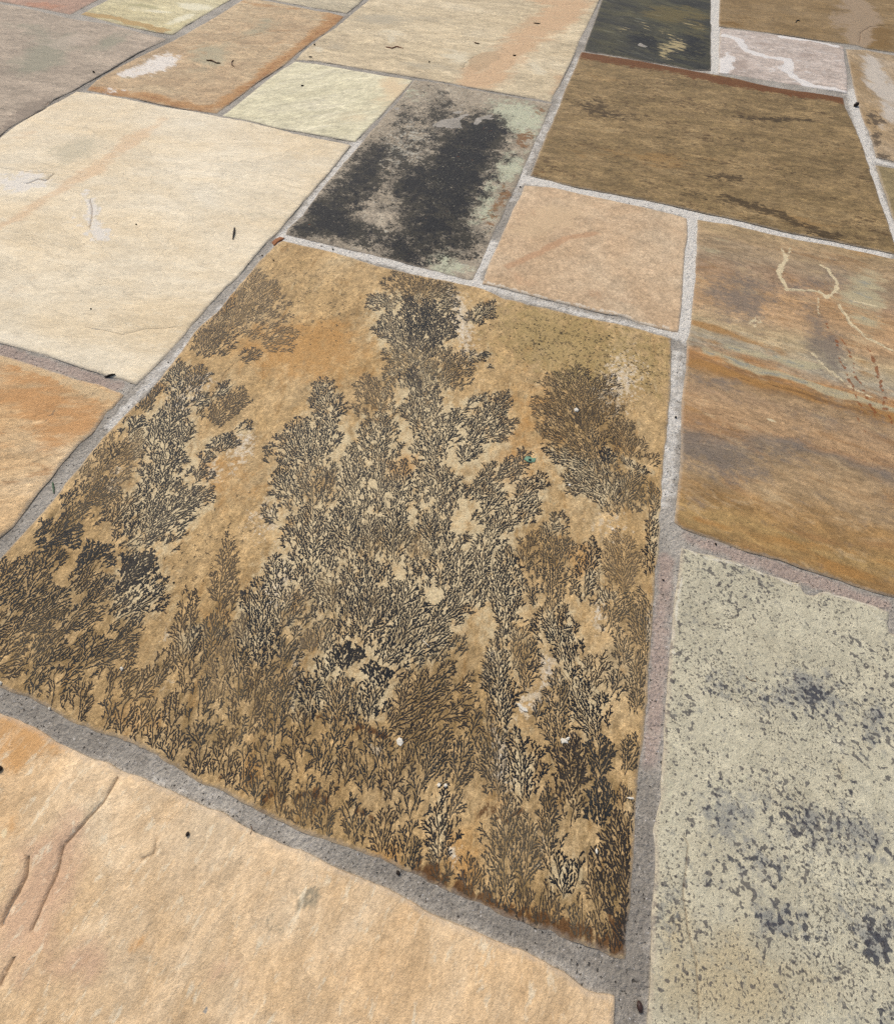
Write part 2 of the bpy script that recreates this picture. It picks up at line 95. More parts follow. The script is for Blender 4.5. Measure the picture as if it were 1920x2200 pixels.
 'chalk':{'m0':[('l',[(.2738,2.3189,.0192),(.3264,2.3058,.0189),(.3498,2.2262,.0182),(.4099,2.1804,.0177),(.4999,2.1961,.0176),(.4806,2.0983,.0168),(.545,1.9949,.0159),(.6463,1.9858,.0156)],1),('e',.2906,2.0727,.028,.0336,.0115,-.0964,1),('l',[(.4791,2.4147,.0167),(.5744,2.4211,.0166),(.6663,2.4033,.0163)],.8),('e',.5862,1.9949,.068,.0049,-.004,-.0301,1),('e',.4366,2.0786,.0439,.0197,-.0018,-.0557,.5)],
  'm1':[('e',.3347,2.0725,.0293,.0132,.0001,-.08,1),('e',.5632,2.2587,.0618,.0281,-.0049,-.0707,.7),('e',.4125,2.2998,.0933,.0194,-.0019,-.0371,.6),('e',.6522,2.2567,.0308,.014,-.0127,-.1314,.6)]},
 'olive':{'m0':[('l',[(.7754,2.9755,.0683),(.809,2.8153,.0638),(.7706,2.6359,.0595),(.7438,2.4761,.0556)],1),('e',.6955,2.7056,.0528,.0253,-.0164,-.1704,.7)],
  'm1':[('e',.8252,2.5617,.0843,.0393,-.0213,-.1556,1),('e',.3508,2.5407,.0675,.0323,-.0002,-.0531,.5),('e',.5592,2.695,.0703,.0339,-.0054,-.0912,.4),('e',.301,2.4546,.0494,.0101,-.0005,-.0307,1)]},
 'marble':{'m0':[('e',.7593,2.1836,.0478,.0707,.0069,-.1737,1),('e',.7759,2.0075,.0454,.0551,-.001,-.1625,1),('e',.7328,1.7962,.0263,.0111,-.0135,-.0955,.6)],
  'm1':[('e',.7129,1.8334,.0287,-.0153,-.0155,-.0589,1),('e',.6944,1.6932,.0228,.0095,-.0078,-.0592,1),('e',.6872,1.596,.0295,.0065,-.0038,-.0222,1),('e',.7317,2.1328,.0125,.0134,-.0063,-.2228,.5)]},
 'rose':{'m0':[('e',-.0725,.9899,.0788,.0961,.0271,-.0609,1),('e',.0945,.8957,.055,.0211,.0122,-.0938,.5),('e',-.0122,.7917,.0546,.0049,.0025,-.0291,.5)],
  'm1':[('l',[(-.1099,.8012,.0107),(-.0649,.8593,.0111),(-.0206,.9367,.0117),(.0336,.9757,.0119)],1),('e',.1012,.7753,.0791,.0072,.0007,-.0281,.6),('e',-.1153,.9922,.0211,-.0049,.002,-.0719,.5),('e',-.0819,.7653,.0456,.0041,.0036,-.0286,.7)],
  'm3':[('l',[(-.1529,.7292,.0079),(-.0544,.7282,.0078),(.0901,.7275,.0075),(.2119,.7232,.0073)],1)]},
 'banded':{'m0':[('e',.3367,.8638,.077,-.0051,-.0113,-.0749,1),('e',.3093,.9138,.0364,.0138,.0007,-.0464,.5),('e',.4544,.938,.0456,.0172,-.0019,-.0311,.7),('e',.4859,.7832,.0321,.0332,.0229,-.0949,.9),('e',.3858,.4714,.0745,.0092,-.0059,-.0371,.5),('e',.3027,.4556,.051,-.0125,-.0149,-.0501,1),('e',.26,.4634,.021,.0074,.0015,-.0273,.9),('e',.4154,.5183,.0642,.0227,-.0014,-.0286,.8),('e',.4949,.6255,.0656,.0072,-.0094,-.0444,.5),('e',.2985,.6196,.0532,.003,-.0026,-.0228,.7),('e',.4668,1.1447,.0579,-.0007,-.0064,-.039,.5),('e',.534,1.0312,.0476,.0182,-.0065,-.0677,.5),('e',.5538,.5303,.0354,.0124,-.016,-.1133,.4),('e',.2787,.3665,.013,.0045,.0007,-.0158,.6),('e',.3696,.3589,.0192,.0066,-.0002,-.0077,.5)],
  'm1':[('l',[(.2456,.6522,.0145),(.3135,.6477,.0142),(.4064,.642,.0138),(.496,.6364,.0135),(.584,.6418,.0132)],1),('l',[(.2437,.7589,.0149),(.3119,.7511,.0146),(.4101,.7304,.014)],.8),('l',[(.2462,.714,.0143),(.2959,.7196,.0142)],.6),('e',.2706,.5452,.0443,.0105,-.0003,-.0186,.5),('l',[(.2797,.3432,.0084),(.3691,.3363,.0082),(.4693,.3596,.0081),(.5409,.3556,.0079)],.7),('e',.4661,.3266,.0626,-.001,-.0049,-.0149,1),('e',.3801,.8372,.0154,.0197,.0122,-.0318,.5),('e',.5902,1.1203,.0525,-.0122,-.0093,-.0335,.8),('e',.552,.7343,.0245,.018,.005,-.0884,.6)],
  'm2':[('l',[(.2804,.689,.0109),(.345,.6766,.0106),(.4231,.6703,.0104),(.4987,.6642,.0101),(.5864,.6583,.0099)],1),('l',[(.3125,.7132,.0121),(.4252,.7118,.0118),(.4888,.7231,.0117)],.8),('e',.5682,.8659,.0521,.0193,-.0105,-.085,.6),('e',.5739,.9831,.0648,.0245,-.0095,-.0802,.8),('e',.2886,1.004,.0573,.0221,.0022,-.0851,.5)],
  'm3':[('l',[(.4239,1.0666,.0052),(.4316,1.025,.0051),(.4128,.9769,.0049),(.4253,.927,.0047),(.4542,.9349,.0047),(.4831,.9412,.0047),(.4976,.9243,.0046),(.5216,.9482,.0047),(.5293,.9816,.0048),(.515,1.0239,.005),(.4974,1.0336,.005)],1),('l',[(.4433,1.0724,.0039),(.4251,1.0059,.0037),(.4156,.9541,.0036),(.427,.9246,.0035)],.9),('l',[(.4841,.9192,.0035),(.4822,.8613,.0033)],.8),('l',[(.5225,.9117,.0045),(.5422,.8562,.0043),(.5639,.8311,.0042),(.6017,.8131,.0041)],1),('l',[(.5493,.9363,.004),(.586,.9399,.004),(.611,.9347,.004)],1),('l',[(.4633,.7499,.005),(.4807,.7202,.0049),(.5233,.6841,.0047),(.5595,.6752,.0046)],.8),('e',.385,.5607,.0118,-.0034,-.0014,-.0041,1),('l',[(.443,.4194,.0029),(.4711,.3787,.0028)],.5),('e',.3624,.803,.0213,.0079,-.0003,-.0245,.7)],
  'm4':[('l',[(.499,.8402,.0032),(.5073,.7538,.003),(.5239,.6899,.0028),(.5329,.6391,.0027)],1),('l',[(.5136,.8191,.0032),(.5305,.7502,.003),(.5397,.6956,.0028),(.5544,.6364,.0027)],1),('l',[(.5614,.8109,.0031),(.5762,.7431,.0029),(.5711,.6528,.0027)],.8),('l',[(.5241,.6256,.0026),(.534,.5889,.0025)],.8),('l',[(.5665,.7877,.0025),(.5798,.688,.0023),(.5762,.6138,.0022)],.9)]},
 'speckled':{'m0':[('e',.4289,.1565,.0442,-.0017,-.0134,-.0344,.7),('e',.3956,.1247,.042,.0138,-.001,-.0207,.5),('e',.3114,.1177,.0424,.014,.0007,-.0261,.6),('e',.324,-.0001,.0283,.0092,.0004,-.0249,.7),('e',.3073,-.068,.0219,.0038,-.0019,-.0114,.7),('e',.3994,.0159,.0567,.0183,-.002,-.0336,.6),('e',.36,-.0727,.0162,.0004,-.0047,-.0114,1),('e',.3857,-.0715,.0248,.0025,-.0052,-.015,.9),('e',.4591,.0189,.0274,.017,.0091,-.0272,.7),('e',.462,-.061,.0215,.0068,-.0033,-.0246,.9),('e',.4631,-.1114,.0122,.0038,-.0018,-.0125,.9),('e',.488,.135,.0209,.0068,-.0041,-.031,.8),('e',.343,.0497,.0396,.0129,-.0001,-.0183,.3),('e',.3608,-.036,.0399,.0069,-.0035,-.016,.5),('e',.4385,-.0478,.0351,.0112,-.0023,-.0218,.5),('e',.3438,.285,.0359,.005,-.0022,-.0143,.3)],
  'm1':[('e',.322,-.1312,.0615,.0194,.0009,-.0437,1),('e',.4039,-.1117,.0493,.0155,-.0021,-.0287,.6),('e',.28,-.1285,.0166,.0053,.0031,-.0446,.8),('e',.4425,.0821,.015,.0049,-.0027,-.0284,.5)],
  'm3':[('l',[(.2603,.2881,.0033),(.2824,.2849,.0033),(.3194,.2877,.0033),(.4035,.2823,.0032),(.4504,.2837,.0031),(.5075,.2824,.0031)],1),('l',[(.2589,.2426,.0025),(.2554,.1901,.0024),(.2565,.1432,.0022)],1),('l',[(.2553,.0121,.0023),(.2542,-.031,.0022),(.2558,-.0697,.002),(.2565,-.1057,.0019)],.8)]},
 'golden':{'m0':[('e',-.4144,-.1611,.0674,-.0016,.0061,-.0234,1),('e',-.3574,-.2322,.0087,.001,.0063,-.013,1),('e',-.4088,-.1866,.0214,.0009,.0086,-.0221,.8),('e',-.1859,-.2726,.0157,.005,.0057,-.0077,.9),('e',-.2493,-.2798,.0134,.0112,.0058,-.0029,.8),('e',-.1025,-.1881,.0127,.0041,.0028,-.005,.6),('e',-.0695,-.2637,.0232,.0073,.013,-.0229,.35),('e',.1196,-.195,.032,.0101,.0048,-.0171,.3)],
  'm1':[('e',-.0607,-.1927,.0142,.0045,.0046,-.0091,1),('e',-.0746,-.2211,.0137,.0127,.0101,-.0054,.8),('e',-.0379,-.2094,.0123,.0039,.0028,-.0058,.5),('e',-.1051,-.2658,.0233,.0074,.0064,-.0102,.5),('e',-.0011,-.1977,.0205,.0065,.0038,-.0088,.45),('e',.0247,-.1929,.0123,.0039,.0024,-.0059,.4),('e',-.0436,-.2616,.0231,.0073,.004,-.0076,.5),('e',.0217,-.1734,.0131,.0006,-.0003,-.004,.4),('e',.159,-.1795,.0065,.002,.002,-.0088,.6),('e',-.1711,-.2927,.023,.0072,.0054,-.0073,.4)],
  'm2':[('e',-.3004,-.2442,.0334,.0019,.0145,-.0505,1),('e',-.2935,-.2873,.0355,.0044,.0148,-.0337,1),('e',-.2171,-.295,.0265,.0179,.0191,-.0114,.8),('e',-.3857,-.2049,.0098,.0017,.0132,-.0206,.5),('e',-.1004,-.2582,.047,.0148,.0095,-.0157,.5),('e',.0021,-.2259,.0476,.015,.0073,-.0165,.4)],
  'm3':[('l',[(-.3889,-.2102,.0017),(-.3776,-.2269,.0017),(-.3608,-.2411,.0016),(-.3549,-.2543,.0016)],1),('l',[(-.3694,-.2038,.0026),(-.3695,-.2162,.0025)],.6),('l',[(-.2486,-.2561,.0019),(-.2376,-.2728,.0018)],.5)]},
 'amber':{'m0':[('e',-.7135,.2028,.0884,.0038,.0281,-.0467,1),('e',-.6294,.204,.0132,.0283,.0253,-.0156,1),('e',-.7823,.2497,.0819,.0074,.0173,-.0252,.8),('e',-.6378,.1642,.0236,.0268,.0231,-.0171,.8),('e',-.7132,.1198,.0371,.0131,.0373,-.0391,.4)],
  'm1':[('l',[(-.6785,.1633,.0038),(-.6845,.1796,.0039),(-.6855,.1983,.004)],1),('l',[(-.6821,.1396,.0037),(-.6817,.1576,.0038)],.7),('e',-.7332,.1957,.0196,.007,.0107,-.0118,.4),('l',[(-.7413,.2646,.0052),(-.6947,.2623,.0051),(-.6279,.2335,.0048)],.6)],
  'm2':[('l',[(-.8463,.2592,.0079),(-.7897,.2578,.0078),(-.724,.2549,.0076),(-.66,.2521,.0075),(-.614,.2484,.0074)],1),('e',-.6536,.2442,.0324,.0012,.0061,-.0114,.8)]},
}
CRACKS={
 'golden':[([(-.3259,-.2505),(-.3169,-.2639),(-.316,-.2741),(-.3154,-.2859),(-.3137,-.2953)],.0017,.003),([(-.2874,-.1645),(-.2883,-.1899),(-.2969,-.2166),(-.2995,-.2327),(-.2934,-.2492),(-.2892,-.269),(-.2882,-.2789),(-.2849,-.2911)],.0016,.0018),([(-.2167,-.2024),(-.2145,-.2092),(-.2218,-.2171)],.0012,.001),([(-.2869,-.3109),(-.285,-.3286)],.002,.002)],
 'cream':[([(-.7665,.366),(-.7267,.3697),(-.6997,.3736),(-.6723,.3972),(-.629,.4182)],.0009,.0007),([(-1.1655,.7483),(-1.1607,.7271),(-1.1612,.7206),(-1.1803,.7171),(-1.1844,.705),(-1.1898,.6947)],.0018,.0016),([(-1.2882,.722),(-1.2214,.732),(-1.1669,.7499)],.0009,.0006),([(-1.2938,.9339),(-1.2367,.9476),(-1.1968,.9284)],.001,.0005),([(-1.0229,.6901),(-.9895,.6563),(-.9545,.6075)],.002,.0012)],
 'fern':[([(-.4812,.3903),(-.4879,.3512),(-.4813,.3269),(-.4858,.3046),(-.4796,.2719),(-.4762,.2444),(-.4555,.2108),(-.4355,.1832)],.001,.0008),([(-.4407,.396),(-.4262,.3736),(-.4246,.3601),(-.4422,.3537)],.0007,.0006)],
 'speckled':[([(.283,-.0378),(.287,-.0424),(.2857,-.0601),(.2842,-.0863),(.288,-.106),(.296,-.1267),(.2992,-.1415),(.3027,-.1647)],.0011,.001)],
 'taupe':[([(-1.4208,1.0236),(-1.4082,.9944),(-1.4102,.971)],.0016,.0016)],
 'olive':[([(.7427,2.4662),(.7609,2.5808),(.8038,2.6671),(.8796,2.7186)],.0016,.0014),([(.2597,2.4452),(.3091,2.4738),(.3374,2.4414)],.0016,.001),([(.7869,2.9205),(.809,2.8153)],.0012,.0008)],
 'swirl':[([(-1.2332,1.5686),(-1.2051,1.6153),(-1.1684,1.6671)],.0014,.0008),([(-1.3224,1.3265),(-1.166,1.1948)],.0007,.0004),([(-1.3183,1.3648),(-1.1511,1.2329)],.0007,.0004),([(-1.2906,1.359),(-1.1309,1.2579)],.0007,.0004)],
 'peach':[([(-.5462,1.9003),(-.4578,1.9282),(-.3942,1.9933)],.0012,.0007),([(-.4873,1.6798),(-.4908,1.72),(-.4802,1.7758)],.0014,.0009)],
 'banded':[([(.5225,.9117),(.5422,.8562),(.5639,.8311),(.6017,.8131)],.0012,.0008),([(.4147,.9538),(.4269,.923),(.4811,.939)],.0012,.0009),([(.5277,1.0619),(.5665,1.0768),(.5876,1.0598)],.0014,.0008)],
}
BANDS={'banded':[([(.2344,1.1146),(.6566,1.125),(.7283,1.1136)],0),([(.2445,.9533),(.4386,.9787),(.6294,.9445)],.12),([(.2475,.8016),(.4133,.8084),(.6062,.7899)],.28),([(.246,.6887),(.4081,.6821),(.5881,.6694)],.42),([(.2458,.6487),(.4064,.642),(.4962,.6386),(.5843,.644)],.48),([(.2457,.6231),(.4053,.6145),(.5792,.6099)],.53),([(.2454,.526),(.4024,.5422),(.5665,.5259)],.66),([(.2482,.4592),(.3031,.4423),(.4154,.5183),(.5597,.4804)],.76),([(.2496,.4148),(.3982,.441),(.5533,.4377)],.84),([(.2477,.3518),(.3952,.3677),(.5426,.3667)],.93),([(.2478,.3222),(.3929,.3107),(.5336,.3066)],1)]}
